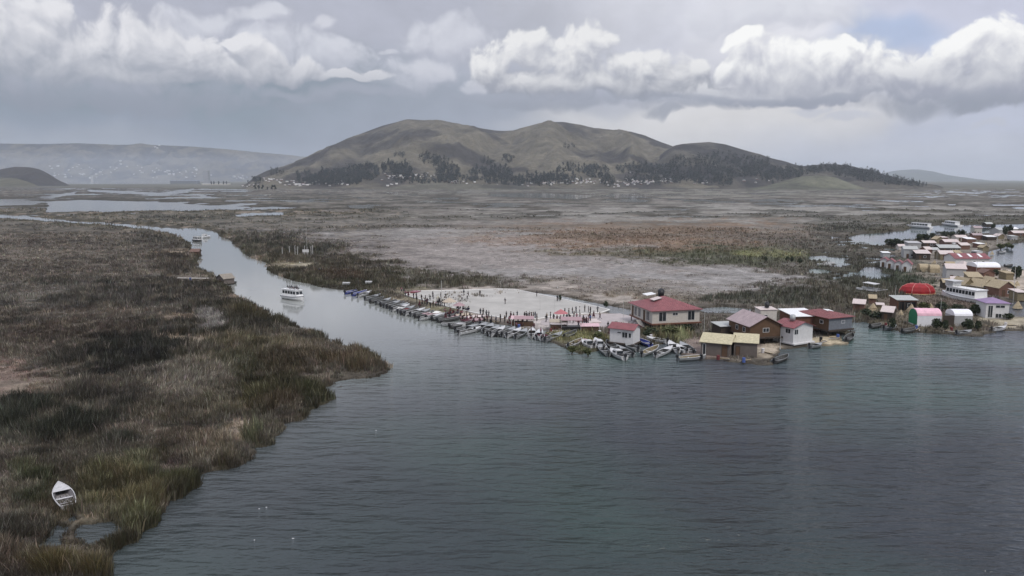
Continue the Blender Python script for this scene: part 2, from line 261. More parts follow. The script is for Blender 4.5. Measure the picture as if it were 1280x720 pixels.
# ---------------------------------------------------------------- reeds
def blades(name, px, py, nb, wscale, hscale, seed, rad=.35, label=''):
    r = np.random.default_rng(seed); sd = lookup(SD, px, py); h = lookup(ZH, px, py); w = G(px, py); x, y = w[0], w[1]
    clump = np.clip((fbm(x, y, 4.5, 3, 80 + seed) - .5) * 1.9 + .5, .05, 1.1); fine = fbm(x, y, 1.3, 2, 90)
    ok = (sd > .1) & (h > .18) & (r.random(px.shape) < sstep(.05, .7, h) * (.25 + 1.1 * sstep(.36, .58, fine)))
    px, py, x, y, h, clump = px[ok], py[ok], x[ok], y[ok], h[ok], clump[ok]; n = len(px)
    z0 = np.maximum(lookup(TZ, px, py), -.05) - .06; c = lookup(ZC, px, py) * 1.25; d = y
    hue = r.normal(1, .24, (n, 1)) * (1 + (r.random((n, 3)) - .5) * .18)
    pal = (r.random(n) < .10)[:, None]; c = np.where(pal, c * 1.9 + .025, c) * hue
    lx = (fbm(x, y, 8, 2, 101) - .5) * .9; ly = (fbm(x, y, 8, 2, 102) - .5) * .9
    N = n * nb; rep = lambda a: np.repeat(a, nb, 0)
    R = rep(rad * (.6 + .8 * r.random(n)) + d * .0006); a = r.random(N) * 6.283; rr = np.sqrt(r.random(N)) * R
    bx = rep(x) + np.cos(a) * rr; by = rep(y) + np.sin(a) * rr; bz = rep(z0)
    H = rep(h * (.6 + .8 * clump)) * hscale * (.55 + .6 * r.random(N)) * rep(np.where(pal[:, 0], 1.18, 1.)); W = (.012 + wscale * rep(d)) * (.6 + .8 * r.random(N))
    o = r.random(N) * 3.1416; ox = np.cos(o) * W; oy = np.sin(o) * W * .6
    tx = (np.cos(a) * rr / (R + .01) * .28 + rep(lx) * .5 + r.normal(0, .12, N)) * H; ty = (np.sin(a) * rr / (R + .01) * .28 + rep(ly) * .5 + r.normal(0, .12, N)) * H
    v = np.empty((N, 5, 3))
    v[:, 0] = np.stack([bx - ox, by - oy, bz], 1); v[:, 1] = np.stack([bx + ox, by + oy, bz], 1)
    v[:, 2] = np.stack([bx + ox * .8 + tx * .35, by + oy * .8 + ty * .35, bz + H * .6], 1); v[:, 3] = np.stack([bx - ox * .8 + tx * .35, by - oy * .8 + ty * .35, bz + H * .6], 1)
    v[:, 4] = np.stack([bx + tx, by + ty, bz + H], 1)
    i = np.arange(N)[:, None] * 5; F = np.concatenate([i + np.array([0, 1, 2]), i + np.array([0, 2, 3]), i + np.array([3, 2, 4])])
    cc = np.repeat(rep(c) * (.8 + .45 * r.random((N, 1))), 5, 0)
    return kind(mesh_np(name, v.reshape(-1, 3), F, np.clip(cc, .008, .6), MATS['reed'], False), 'stuff')
attr_mat('reed', (), 0, .8, 0, 0)
def scat(x0, x1, y0, y1, dens):
    n = int((x1 - x0) * (y1 - y0) * dens); return rng.random(n) * (x1 - x0) + x0, rng.random(n) * (y1 - y0) + y0
a = scat(-60, 500, 400, 780, .62); blades('reeds', *a, 6, .00030, 1.0, 1)
a = scat(-60, 500, 292, 402, .8); blades('reeds', *a, 4, .00030, 1.0, 2)
a = scat(240, 1290, 286, 455, .42); blades('reeds', *a, 4, .00030, 1.0, 3)
a = scat(-60, 1340, 262, 290, .5); b_ = lookup(ZH, *a) > 1.15; blades('reeds', a[0][b_], a[1][b_], 3, .0004, .8, 4, .6)
def MR(nt, v, a, b, c=0., d=1., smooth=True):
    n = nn(nt, 'ShaderNodeMapRange'); n.interpolation_type = 'SMOOTHSTEP' if smooth else 'LINEAR'
    for i, x in enumerate((a, b, c, d)): n.inputs[i + 1].default_value = x
    nt.links.new(v, n.inputs[0]); return n.outputs[0]
# ---------------------------------------------------------------- water
def water_mat():
    m = bpy.data.materials.new('lake_water'); m.use_nodes = True; nt = m.node_tree; b = nt.nodes['Principled BSDF']; L = nt.links.new
    b.inputs['Base Color'].default_value = (.022, .030, .034, 1); b.inputs['Roughness'].default_value = .07; b.inputs['IOR'].default_value = 1.333
    g = nn(nt, 'ShaderNodeNewGeometry')
    def noise(sx, sy, rot, detail, rough=.55):
        mp = nn(nt, 'ShaderNodeMapping'); mp.inputs['Scale'].default_value = (sx, sy, 1); mp.inputs['Rotation'].default_value = (0, 0, rot)
        n = nn(nt, 'ShaderNodeTexNoise'); n.inputs['Scale'].default_value = 1; n.inputs['Detail'].default_value = detail; n.inputs['Roughness'].default_value = rough
        L(g.outputs['Position'], mp.inputs[0]); L(mp.outputs[0], n.inputs['Vector']); return n.outputs['Fac']
    def mt(op, a, b_=None, c=None):
        n = nn(nt, 'ShaderNodeMath', operation=op)
        for i, v in enumerate((a, b_, c)):
            if v is None: continue
            if isinstance(v, (int, float)): n.inputs[i].default_value = v
            else: L(v, n.inputs[i])
        return n.outputs[0]
    w1 = noise(.22, .62, .18, 2.2); w2 = noise(1.3, 2.9, -.35, 3, .6); w3 = noise(.06, .14, .3, 2)
    # wind reaches the open lake at right more than the sheltered channel at left
    sx = nn(nt, 'ShaderNodeSeparateXYZ'); L(g.outputs['Position'], sx.inputs[0])
    e = mt('SUBTRACT', mt('MULTIPLY', sx.outputs[0], .9), mt('MULTIPLY', sx.outputs[1], .42))
    mr = nn(nt, 'ShaderNodeMapRange', interpolation_type='SMOOTHSTEP'); mr.inputs[1].default_value = -125; mr.inputs[2].default_value = -15; mr.inputs[3].default_value = .035; mr.inputs[4].default_value = 1.
    L(e, mr.inputs[0])
    gust = nn(nt, 'ShaderNodeMapRange'); gust.inputs[1].default_value = .35; gust.inputs[2].default_value = .65; gust.inputs[3].default_value = .55; gust.inputs[4].default_value = 1.15
    L(noise(.012, .030, .5, 3), gust.inputs[0]); amp = mt('DIVIDE', mt('MULTIPLY', mr.outputs[0], gust.outputs[0]), mt('ADD', 1., mt('POWER', mt('DIVIDE', sx.outputs[1], 105.), 2.8)))
    h = mt('ADD', mt('ADD', mt('MULTIPLY', w1, 1.25), mt('MULTIPLY', w2, .22)), mt('MULTIPLY', w3, .5))
    bp = nn(nt, 'ShaderNodeBump'); bp.inputs['Distance'].default_value = 2.3; L(amp, bp.inputs['Strength']); L(h, bp.inputs['Height']); L(bp.outputs[0], b.inputs['Normal'])
    # silty green patches in the shallows; paler channel and distance ramp paint in sky sheen
    mx = nn(nt, 'ShaderNodeMix', data_type='RGBA'); mx.inputs[6].default_value = (.042, .047, .055, 1); mx.inputs[7].default_value = (.050, .074, .068, 1)
    r2 = nn(nt, 'ShaderNodeMapRange'); r2.inputs[1].default_value = .42; r2.inputs[2].default_value = .62; L(noise(.02, .02, 0, 2), r2.inputs[0]); L(r2.outputs[0], mx.inputs[0])
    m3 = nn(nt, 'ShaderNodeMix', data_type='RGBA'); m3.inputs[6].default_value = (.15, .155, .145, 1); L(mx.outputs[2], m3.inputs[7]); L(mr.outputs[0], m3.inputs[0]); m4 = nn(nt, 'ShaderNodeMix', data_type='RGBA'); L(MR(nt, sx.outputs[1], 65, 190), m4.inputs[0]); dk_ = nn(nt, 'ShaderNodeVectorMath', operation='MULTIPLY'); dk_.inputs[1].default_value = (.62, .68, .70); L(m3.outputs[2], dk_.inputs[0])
    L(dk_.outputs[0], m4.inputs[6]); l_ = nn(nt, 'ShaderNodeVectorMath', operation='SCALE'); l_.inputs['Scale'].default_value = 1.75; L(m3.outputs[2], l_.inputs[0]); L(l_.outputs[0], m4.inputs[7]); L(m4.outputs[2], b.inputs['Base Color'])  # near-dark to far-light ramp paints reflected sky sheen into the base colour
    return m
R_ = 19000.
wv = [(-R_, -300, 0), (R_, -300, 0), (R_, R_, 0), (-R_, R_, 0)]
kind(mesh_np('water', wv, [(0, 1, 2, 3)], None, water_mat()), 'structure')
# flat shore country beyond the marsh, out to the horizon
nr, nc = 60, 160
Yr = np.geomspace(2250, 18900, nr)[:, None] + np.zeros(nc); Xr = np.linspace(-1.0, 1.0, nc)[None, :] * Yr
pxf = P(Xr, Yr)[0]; near = 2500 + 160 * (fbm(Xr, Yr, 260, 3, 5) - .5)
near = near + sstep(330, 180, pxf) * 500 + 0 * Xr
zz = np.clip((Yr - near) / 60, -1, 1.2) * 1.0
bay = (pxf > 78) & (pxf < 215) & (Yr > 5200) & (Yr < 14500); zz = np.where(bay, -1, zz)
fc = np.array([.10,.098,.075]) * (.7 + .7 * fbm(Xr, Yr, 500, 4, 8))[..., None]
kind(mesh_np('terrain', np.stack([Xr, Yr, zz], -1).reshape(-1, 3), grid_faces(nr, nc), fc.reshape(-1, 3), attr_mat('plain', (20., 160.), .4, .95, .2, 1.), True), 'structure')
# ---------------------------------------------------------------- hills
def hill(name, sil, Yb, Yr_, Ye, nR, nC, c1, c2, rough_h, seed, smat, spur=.28, expo=1.15):
    """sil: skyline as (photo px, photo y); base at distance Yb, crest at Yr_, falls away to Ye"""
    sx = np.array([s[0] for s in sil], float); sy = np.array([s[1] for s in sil], float)
    pc = np.linspace(sx[0], sx[-1], nC); ycr = np.interp(pc, sx, sy); k = np.ones(5) / 5
    ycr = np.convolve(np.pad(ycr, 2, 'edge'), k, 'valid')
    a, dy, dz = ray(pc, ycr); a0, dy0, dz0 = ray(pc, HZ + 0 * pc)
    crest = np.maximum(CH + dz / dy * Yr_, .5)
    Y = np.concatenate([np.linspace(Yb, Yr_, int(nR * .75)), np.linspace(Yr_, Ye, nR - int(nR * .75) + 1)[1:]])[:, None] + 0 * pc
    X = (a0 / dy0)[None, :] * Y
    t = (Y - Yb) / (Yr_ - Yb); tb = (Ye - Y) / (Ye - Yr_)
    wl = (fbm(X, Y * .5, 330, 4, seed) - .5)
    s = np.where(t <= 1, .5 * np.clip(t, 0, 1) ** expo + .5 * sstep(0, 1, t), np.clip(tb, 0, 1) ** .8)
    spurn = 1 - np.abs(2 * fbm(X + wl * 200, Y * .35, 300, 3, seed + 3) - 1) * 2
    hump = 4 * np.clip(t, 0, 1) * (1 - np.clip(t, 0, 1))
    H = crest[None, :] * (s + hump * (spurn - .35) * spur * .5 * (t < 1)) + (fbm(X, Y, 90, 4, seed + 5) - .5) * rough_h * np.clip(hump * 1.5, 0, 1)
    tap = sstep(sx[0], sx[0] + (sx[-1] - sx[0]) * .03, pc) * sstep(sx[-1], sx[-1] - (sx[-1] - sx[0]) * .03, pc)
    H = np.maximum(H * tap, 0) + .4 - 1.2 * (t <= 0.001)
    gx = np.gradient(H, axis=1) / (np.gradient(X, axis=1) + 1e-6)
    n = fbm(X, Y, 140, 5, seed + 9) * .6 + fbm(X, Y, 500, 3, seed + 11) * .4
    m_ = sstep(.44, .60, n + np.clip(H / (crest.max() + 1), 0, 1) * .02 - .12 * (spurn - .4))[..., None]
    c = np.array(c1) * (1 - m_) + np.array(c2) * m_
    c = c * (.8 + .4 * fbm(X, Y, 25, 3, seed + 13))[..., None]
    o = mesh_np(name, np.stack([X, Y, H], -1).reshape(-1, 3), grid_faces(*X.shape), c.reshape(-1, 3), smat, True); kind(o, 'structure')
    def at(px, py):
        """point of this hill's face seen at photo pixel (px, py)"""
        j = int(np.clip(round((px - pc[0]) / (pc[1] - pc[0])), 0, nC - 1)); yy = Y[:, j]; q = P(X[:, j], yy, H[:, j])[1]
        for i in range(1, len(yy)):
            if q[i] <= py:
                f = (q[i - 1] - py) / max(q[i - 1] - q[i], 1e-6); f = min(max(f, 0), 1); i0 = i - 1
                w = lambda A: A[i0, j] * (1 - f) + A[i, j] * f
                Yv = w(Y); return Vector((a0[j] / dy0[j] * Yv + 0, Yv, w(H)))
        return None
    return at
hm = attr_mat('hillside', (7., 40., 150.), .34, .95, .6, 6.)
SIL = [(296,233),(318,221),(335,213),(355,208),(380,200),(400,190),(440,172),(480,157),(500,152),(512,149.5),(527,150),(560,153),(585,157),(605,161),(622,163.5),(640,164),(655,160),(670,156),(690,153),(705,153),(722,155.5),(740,160),(765,163),(790,166),(806,170),(822,176.5),(840,183),(870,190),(900,198),(950,208),(1000,216),(1060,224),(1120,232),(1160,235.5)]
main_at0 = hill('hills', SIL, 2560, 3900, 5600, 200, 620, (.125,.112,.082), (.045,.041,.036), 52, 200, hm, .46)
SIL2 = [(770,236),(790,226),(812,206),(828,190),(842,182),(850,180.5),(862,179),(885,177.5),(905,180.5),(920,185),(940,191),(960,197),(980,202),(1000,208),(1015,207),(1030,205),(1045,205.5),(1062,208),(1075,212),(1090,215),(1120,222),(1150,229),(1184,235.5)]
right_at = hill('hills', SIL2, 2540, 3350, 4300, 120, 420, (.085,.078,.062), (.036,.034,.032), 40, 240, hm, .42)
def main_at(px, py):
    c = [q for q in ((right_at(px, py) if 775 < px < 1180 else None), (main_at0(px, py) if px < 1150 else None)) if q is not None]
    return min(c, key=lambda q: q.y) if c else None
mound_at = hill('hills', [(930,236.5),(960,232),(985,225),(1005,220),(1025,219.5),(1045,222),(1062,229),(1085,236.5)], 2380, 2620, 2900, 40, 90, (.125,.125,.085), (.085,.085,.06), 4, 260, hm, .1)
mound2 = hill('hills', [(470,236),(510,232),(540,229),(580,230),(640,232),(690,236)], 2440, 2560, 2750, 30, 90, (.105,.10,.075), (.06,.058,.045), 5, 263, hm, .2)
hill('hills', [(-120,236),(-60,226),(-20,217),(5,211),(20,208.5),(38,209),(52,212),(64,219),(74,226),(88,231.5)], 3650, 4000, 4600, 50, 110, (.040,.034,.028), (.024,.021,.020), 22, 280, hm, .35)
hill('hills', [(-140,238),(-80,229),(-30,223),(0,222),(18,222.5),(34,227),(48,232.5)], 3250, 3500, 3700, 30, 70, (.10,.095,.06), (.06,.055,.04), 6, 290, hm, .2)
fm = attr_mat('far_hillside', (60., 400.), .35, .95, .3, 20.)
far_at = hill('hills', [(-260,184),(-100,181),(0,179.5),(60,180),(100,179),(150,181),(168,181),(178,178.5),(188,181),(240,183),(280,186),(330,191),(365,194),(400,199),(450,210),(520,226)], 11500, 14500, 17800, 90, 300, (.11,.10,.08), (.035,.038,.045), 90, 300, fm, .4, 1.3)
hill('hills', [(1080,232),(1100,217),(1120,213),(1145,211.5),(1165,214),(1185,219),(1215,223),(1250,227),(1300,230),(1420,231.5)], 12000, 15000, 17500, 40, 120, (.09,.10,.075), (.05,.06,.05), 30, 320, fm, .2)
hill('hills', [(1120,232),(1160,228),(1230,227.5),(1300,227.5),(1450,229.5)], 9000, 11000, 13000, 30, 100, (.12,.125,.08), (.09,.095,.07), 12, 330, fm, .2)
# ---------------------------------------------------------------- sun, sky and clouds
SUN_EL = math.radians(52); SUN_AZ = math.radians(150)   # azimuth clockwise from +Y: high, behind the camera to the right
sd_ = Vector((math.sin(SUN_AZ) * math.cos(SUN_EL), math.cos(SUN_AZ) * math.cos(SUN_EL), math.sin(SUN_EL)))
ld = bpy.data.lights.new('sun', 'SUN'); ld.energy = 1.5; ld.angle = math.radians(12); ld.color = (1, .95, .88)
lo = bpy.data.objects.new('sun', ld); COL.objects.link(lo); lo.rotation_euler = sd_.to_track_quat('Z', 'Y').to_euler()
W = bpy.data.worlds.new('World'); SC.world = W; W.use_nodes = True; nt = W.node_tree; nt.nodes.clear(); L = nt.links.new
def grp_noise(nt, vec, sc, det, ro, off=(0, 0, 0), stretch=(1, 1, 1)):
    mp = nn(nt, 'ShaderNodeMapping'); mp.inputs['Location'].default_value = off; mp.inputs['Scale'].default_value = stretch
    n = nn(nt, 'ShaderNodeTexNoise'); n.inputs['Scale'].default_value = sc; n.inputs['Detail'].default_value = det; n.inputs['Roughness'].default_value = ro
    nt.links.new(vec, mp.inputs[0]); nt.links.new(mp.outputs[0], n.inputs['Vector']); return n
def M(nt, op, *a, clamp=False):
    n = nn(nt, 'ShaderNodeMath', operation=op); n.use_clamp = clamp
    for i, v in enumerate(a):
        if isinstance(v, (int, float)): n.inputs[i].default_value = v
        else: nt.links.new(v, n.inputs[i])
    return n.outputs[0]
def VM(nt, op, *a):
    n = nn(nt, 'ShaderNodeVectorMath', operation=op)
    for i, v in enumerate(a):
        if isinstance(v, (tuple, list)): n.inputs[i].default_value = v
        elif isinstance(v, (int, float)): n.inputs['Scale'].default_value = v
        else: nt.links.new(v, n.inputs[i])
    return n
tc = nn(nt, 'ShaderNodeTexCoord'); sep = nn(nt, 'ShaderNodeSeparateXYZ'); L(tc.outputs['Generated'], sep.inputs[0])
az = M(nt, 'ARCTAN2', sep.outputs[0], sep.outputs[1]); el = M(nt, 'ARCSINE', sep.outputs[2])
cb = nn(nt, 'ShaderNodeCombineXYZ'); L(M(nt, 'MULTIPLY', az, 10), cb.inputs[0]); L(M(nt, 'MULTIPLY', el, 10), cb.inputs[1])   # tenths of a radian
UV = cb.outputs[0]
def uv(px, py): a, e = azel(px, py); return a * 10, e * 10
S = 10 / FP
def srgb(r, g, b): return tuple(((c / 255 + .055) / 1.055) ** 2.4 for c in (r, g, b))
# two looks at the same billow noise: at the point itself and a little towards the light
def grp_noise2(nt, vec, sc, det, ro, off=(0, 0), st=(1, 1)):
    q = VM(nt, 'MULTIPLY_ADD', vec, (st[0], st[1], 0), (off[0], off[1], 0)).outputs[0]
    n = nn(nt, 'ShaderNodeTexNoise', noise_dimensions='2D'); n.inputs['Scale'].default_value = sc; n.inputs['Detail'].default_value = det; n.inputs['Roughness'].default_value = ro
    nt.links.new(q, n.inputs['Vector']); return n
def billow(vec):
    n1 = grp_noise2(nt, vec, 1.3, 2, .55, (5, 10))
    wv_ = VM(nt, 'SCALE', VM(nt, 'SUBTRACT', n1.outputs['Color'], (.5, .5, .5)).outputs[0], .44).outputs[0]
    q = VM(nt, 'ADD', vec, wv_).outputs[0]
    vo = nn(nt, 'ShaderNodeTexVoronoi', voronoi_dimensions='2D'); vo.feature = 'F1'; vo.inputs['Scale'].default_value = 4.4; vo.inputs['Detail'].default_value = 1.6; vo.inputs['Roughness'].default_value = .5
    nt.links.new(q, vo.inputs['Vector'])
    fb = grp_noise2(nt, q, 2.6, 6, .64, (9, 3))
    b_ = M(nt, 'ADD', M(nt, 'MULTIPLY', M(nt, 'SUBTRACT', .40, vo.outputs['Distance']), .75), M(nt, 'MULTIPLY', M(nt, 'SUBTRACT', fb.outputs['Fac'], .5), 2.2))
    return q, b_
LD = (-.06, .13)
EV = [billow(UV), billow(VM(nt, 'ADD', UV, (LD[0], LD[1], 0)).outputs[0])]
def field_group(name, blobs, seed, warp=.35, bill=.55, wf=1.):
    out = []
    for q, b_ in EV:
        cur = None
        for (px, py, rx, ry) in blobs:
            c = uv(px, py); sx, sy = 1 / (rx * S), 1 / (ry * S)
            ma = VM(nt, 'MULTIPLY_ADD', q, (sx, sy, 0), (-c[0] * sx, -c[1] * sy, 0)); dt = VM(nt, 'DOT_PRODUCT', ma.outputs[0], ma.outputs[0]).outputs['Value']
            cur = dt if cur is None else M(nt, 'SMOOTH_MIN', cur, dt, .35)
        out.append(M(nt, 'MULTIPLY_ADD', b_, bill, M(nt, 'SUBTRACT', 1., cur)))
    return out
def mixc(a, b, f):
    n = nn(nt, 'ShaderNodeMix', data_type='RGBA')
    for i, v in ((6, a), (7, b)):
        if isinstance(v, tuple): n.inputs[i].default_value = (*v, 1)
        else: L(v, n.inputs[i])
    if isinstance(f, (int, float)): n.inputs[0].default_value = f
    else: L(f, n.inputs[0])
    return n.outputs[2]
sky = nn(nt, 'ShaderNodeTexSky'); sky.sky_type = 'NISHITA'; sky.sun_disc = False; sky.sun_elevation = SUN_EL; sky.sun_rotation = SUN_AZ; sky.altitude = 3800
skyc = VM(nt, 'SCALE', sky.outputs[0], .075).outputs[0]
warpn = grp_noise2(nt, UV, .55, 3, .55); wq = VM(nt, 'ADD', UV, VM(nt, 'SCALE', VM(nt, 'SUBTRACT', warpn.outputs['Color'], (.5, .5, .5)).outputs[0], 1.1).outputs[0]).outputs[0]
veil = M(nt, 'ADD', .90, M(nt, 'MULTIPLY', warpn.outputs['Fac'], .12), clamp=True)
base = mixc(skyc, srgb(176, 178, 190), veil)
def soft(base, px, py, rx, ry, rgb, st):
    c = uv(px, py); sx, sy = 1 / (rx * S), 1 / (ry * S)
    q = VM(nt, 'MULTIPLY', wq, (1, 1, 0)).outputs[0]
    ma = VM(nt, 'MULTIPLY_ADD', q, (sx, sy, 0), (-c[0] * sx, -c[1] * sy, 0)); dt = VM(nt, 'LENGTH', ma.outputs[0]).outputs['Value']
    return mixc(base, srgb(*rgb), MR(nt, dt, 1.25, .35, 0, st))
for a in [(640,-700,2500,560,(178,182,196),.9),(200,40,420,130,(164,167,180),.8),(520,30,170,90,(168,171,184),.9),(260,150,520,80,(125,137,149),1.),(250,200,420,50,(138,146,162),.7),(30,195,180,22,(152,158,168),.6),(560,170,220,70,(150,156,170),.7),(700,30,130,60,(172,175,186),.7),
          (1000,30,150,80,(222,222,228),.9),(940,-60,300,120,(205,206,214),.8),(1230,30,140,80,(190,193,210),.9),(960,165,280,60,(203,202,203),.95),(860,150,200,18,(206,205,206),.6),(1180,190,260,50,(180,185,199),.8),(1250,150,120,30,(176,182,200),.7),(1110,60,60,22,(160,176,205),.8),(1060,215,240,14,(184,188,200),.6),(720,215,400,30,(165,170,182),.4)]:
    base = soft(base, *a)
det = grp_noise2(nt, UV, 1.1, 4, .6, (3, 7), (1, 1.7)).outputs['Fac']
base = VM(nt, 'SCALE', base, 1.)
L(MR(nt, det, .25, .75, .93, 1.07, False), base.inputs['Scale']); base = base.outputs[0]
def cumulus(base, g, lit, shade, dark, cpy, chy, op=1., soft_e=(.0, .22), k=1.5, dl=(-.06, .13)):
    f, f2 = g
    al = MR(nt, f, soft_e[0], soft_e[1], 0, op)
    sh = M(nt, 'MULTIPLY_ADD', M(nt, 'SUBTRACT', f, f2), k, .42, clamp=True)
    cy = uv(640, cpy)[1]; hv = MR(nt, sepy, cy - chy * S, cy + chy * S, 0, 1)                 # flat dark base, bright head
    bc = mixc(dark, shade, hv); hl = M(nt, 'MULTIPLY', sh, MR(nt, hv, .0, .8, .25, 1.), clamp=True)
    c = mixc(bc, lit, hl)
    return mixc(base, c, al)
sepn = nn(nt, 'ShaderNodeSeparateXYZ'); L(UV, sepn.inputs[0]); sepy = sepn.outputs[1]
gB0 = field_group('cloud_back', [(340,62,75,34),(420,72,60,30),(520,92,60,26),(330,20,40,14),(250,30,60,20),(780,110,70,20),(1050,70,90,25),(560,50,60,30),(960,20,120,26)], 11, .4, .6)
base = cumulus(base, gB0, srgb(205,207,215), srgb(186,188,199), srgb(166,170,182), 80, 50, .8, (-.15, .75), .8)
gA = field_group('cloud_left', [(10,50,70,52),(60,14,30,26),(95,74,75,34),(165,56,62,40),(225,70,60,34),(280,92,50,22),(160,94,120,20),(330,84,46,20),(375,86,40,16),(300,60,26,14),(470,94,24,8),(430,98,40,8)], 5, .38, .62)
base = cumulus(base, gA, srgb(216,216,220), srgb(184,186,195), srgb(140,146,158), 84, 52, 1., (-.08, .44), .95)
gB = field_group('cloud_middle', [(615,82,34,34),(662,56,36,26),(720,74,60,40),(745,46,28,22),(800,84,60,28),(850,88,44,20),(700,105,115,22),(820,110,100,20)], 3, .36, .62)
base = cumulus(base, gB, srgb(222,222,223), srgb(182,184,193), srgb(130,135,148), 96, 46, 1., (-.08, .40), 1.0)
gC = field_group('cloud_right', [(938,60,32,22),(925,88,34,18),(1000,90,80,36),(1045,74,40,22),(1095,88,60,32),(1130,90,44,16),(1170,86,50,26),(1210,66,48,28),(1262,68,44,34),(1230,106,70,28),(1000,116,150,18),(1330,90,60,40)], 8, .34, .62)
base = cumulus(base, gC, srgb(238,238,237), srgb(200,201,209), srgb(146,150,164), 96, 44, 1., (-.08, .38), 1.05)
gD = field_group('cloud_scraps', [(407,30,15,13),(487,60,18,6),(522,86,36,16),(545,94,26,14),(1060,150,40,8),(1010,140,26,8),(1240,160,40,7),(590,112,24,14),(865,46,12,8)], 14, .3, .7, 1.5)
base = cumulus(base, gD, srgb(208,209,216), srgb(190,192,202), srgb(170,174,186), 60, 120, .7, (-.05, .8), .9)
gE = field_group('cloud_bases', [(700,128,160,13),(880,130,130,11),(1180,128,110,14),(1000,124,90,8),(830,142,30,8),(150,122,240,18),(420,116,120,10)], 17, .3, .5, .8)
base = cumulus(base, gE, srgb(152,157,170), srgb(142,147,160), srgb(130,136,149), 126, 30, .8, (-.2, .9), .5)
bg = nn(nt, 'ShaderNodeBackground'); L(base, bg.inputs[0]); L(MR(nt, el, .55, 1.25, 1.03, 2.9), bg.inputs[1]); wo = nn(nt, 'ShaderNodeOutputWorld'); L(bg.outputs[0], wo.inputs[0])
W.cycles.sampling_method = 'NONE'
# ---------------------------------------------------------------- haze
bpy.ops.mesh.primitive_cube_add(size=1); hz = bpy.context.object; hz.name = 'haze'; hz.scale = (39000, 19600, 372); hz.location = (0, 9300, 184.); kind(hz, 'stuff')
m = bpy.data.materials.new('haze_air'); m.use_nodes = True; t_ = m.node_tree; t_.nodes.clear(); o_ = t_.nodes.new('ShaderNodeOutputMaterial'); pv = t_.nodes.new('ShaderNodeVolumePrincipled')
pv.inputs['Color'].default_value = (.84, .91, 1.0, 1); pv.inputs['Density'].default_value = 6e-5; pv.inputs['Anisotropy'].default_value = .2
t_.links.new(pv.outputs[0], o_.inputs['Volume']); hz.data.materials.append(m)
SC.view_settings.view_transform = 'Standard'; SC.view_settings.look = 'None'; SC.view_settings.exposure = .18; SC.view_settings.gamma = 1
SC.cycles.max_bounces = 5; SC.cycles.diffuse_bounces = 2; SC.cycles.glossy_bounces = 2; SC.cycles.volume_bounces = 1; SC.cycles.transparent_max_bounces = 6
SC.cycles.use_denoising = True; SC.cycles.caustics_reflective = False; SC.cycles.caustics_refractive = False
SC.cycles.use_adaptive_sampling = True; SC.cycles.adaptive_threshold = .01
# ================================================================ things
class MB:
    def __init__(s): s.v = []; s.f = []; s.mi = []
    def add(s, vs, fs, mi=0):
        b = len(s.v); s.v += [tuple(map(float, v)) for v in vs]; s.f += [tuple(b + i for i in f) for f in fs]; s.mi += [mi] * len(fs); return s
    def box(s, x0, x1, y0, y1, z0, z1, mi=0):
        return s.add([(x0,y0,z0),(x1,y0,z0),(x1,y1,z0),(x0,y1,z0),(x0,y0,z1),(x1,y0,z1),(x1,y1,z1),(x0,y1,z1)],
                     [(0,3,2,1),(4,5,6,7),(0,1,5,4),(1,2,6,5),(2,3,7,6),(3,0,4,7)], mi)
    def slab(s, quad, th, mi=0):
        """a quad (4 points, ccw seen from above) given thickness downwards"""
        q = [Vector(p) for p in quad]; lo = [p - Vector((0, 0, th)) for p in q]
        return s.add(q + lo, [(0,1,2,3),(7,6,5,4),(0,4,5,1),(1,5,6,2),(2,6,7,3),(3,7,4,0)], mi)
    def tube(s, a, b, r0, r1=None, n=7, mi=0):
        a = Vector(a); b = Vector(b); r1 = r0 if r1 is None else r1; d = (b - a).normalized(); u = d.orthogonal().normalized(); w = d.cross(u)
        vs = [a + (u * math.cos(t) + w * math.sin(t)) * r0 for t in [i * 6.2832 / n for i in range(n)]] + [b + (u * math.cos(t) + w * math.sin(t)) * r1 for t in [i * 6.2832 / n for i in range(n)]]
        return s.add(vs, [(i, (i + 1) % n, n + (i + 1) % n, n + i) for i in range(n)] + [tuple(range(n))[::-1], tuple(range(n, 2 * n))], mi)
    def rings(s, rings, cap=True, mi=0):
        n = len(rings[0]); b = []; fs = []
        for r in rings: b += r
        for k in range(len(rings) - 1):
            for i in range(n): fs.append((k * n + i, k * n + (i + 1) % n, (k + 1) * n + (i + 1) % n, (k + 1) * n + i))
        if cap: fs += [tuple(range(n))[::-1], tuple(range((len(rings) - 1) * n, len(rings) * n))]
        return s.add(b, fs, mi)
    def blob(s, c, rx, ry, rz, seed=0, nu=8, nv=5, rough=.2, mi=0):
        r = random.Random(seed); rs = []
        for j in range(nv + 1):
            th = math.pi * (j + .001) / (nv + .002); ring = []
            for i in range(nu):
                a = 6.2832 * i / nu; k = 1 + (r.random() - .5) * 2 * rough
                ring.append((c[0] + rx * k * math.sin(th) * math.cos(a), c[1] + ry * k * math.sin(th) * math.sin(a), c[2] - rz * k * math.cos(th)))
            rs.append(ring)
        return s.rings(rs, True, mi)
    def obj(s, name, mats, parent=None, smooth=False, label=None):
        me = bpy.data.meshes.new(name); me.from_pydata(s.v, [], s.f); me.polygons.foreach_set('material_index', s.mi)
        if smooth: me.polygons.foreach_set('use_smooth', [True] * len(s.f))
        for m in (mats if isinstance(mats, (list, tuple)) else [mats]): me.materials.append(m)
        me.update(); o = bpy.data.objects.new(name, me); COL.objects.link(o); o.parent = parent
        if label: o['label'] = label
        return o
def thing(name, label, cat, loc, rz=0., group=None):
    o = bpy.data.objects.new(name, None); COL.objects.link(o); o.location = loc; o.rotation_euler = (0, 0, rz); o.empty_display_size = .5
    return tag(o, label, cat, group)
def tag(o, label, cat, group=None):
    o['label'] = label; o['category'] = cat
    if group: o['group'] = group
    return o
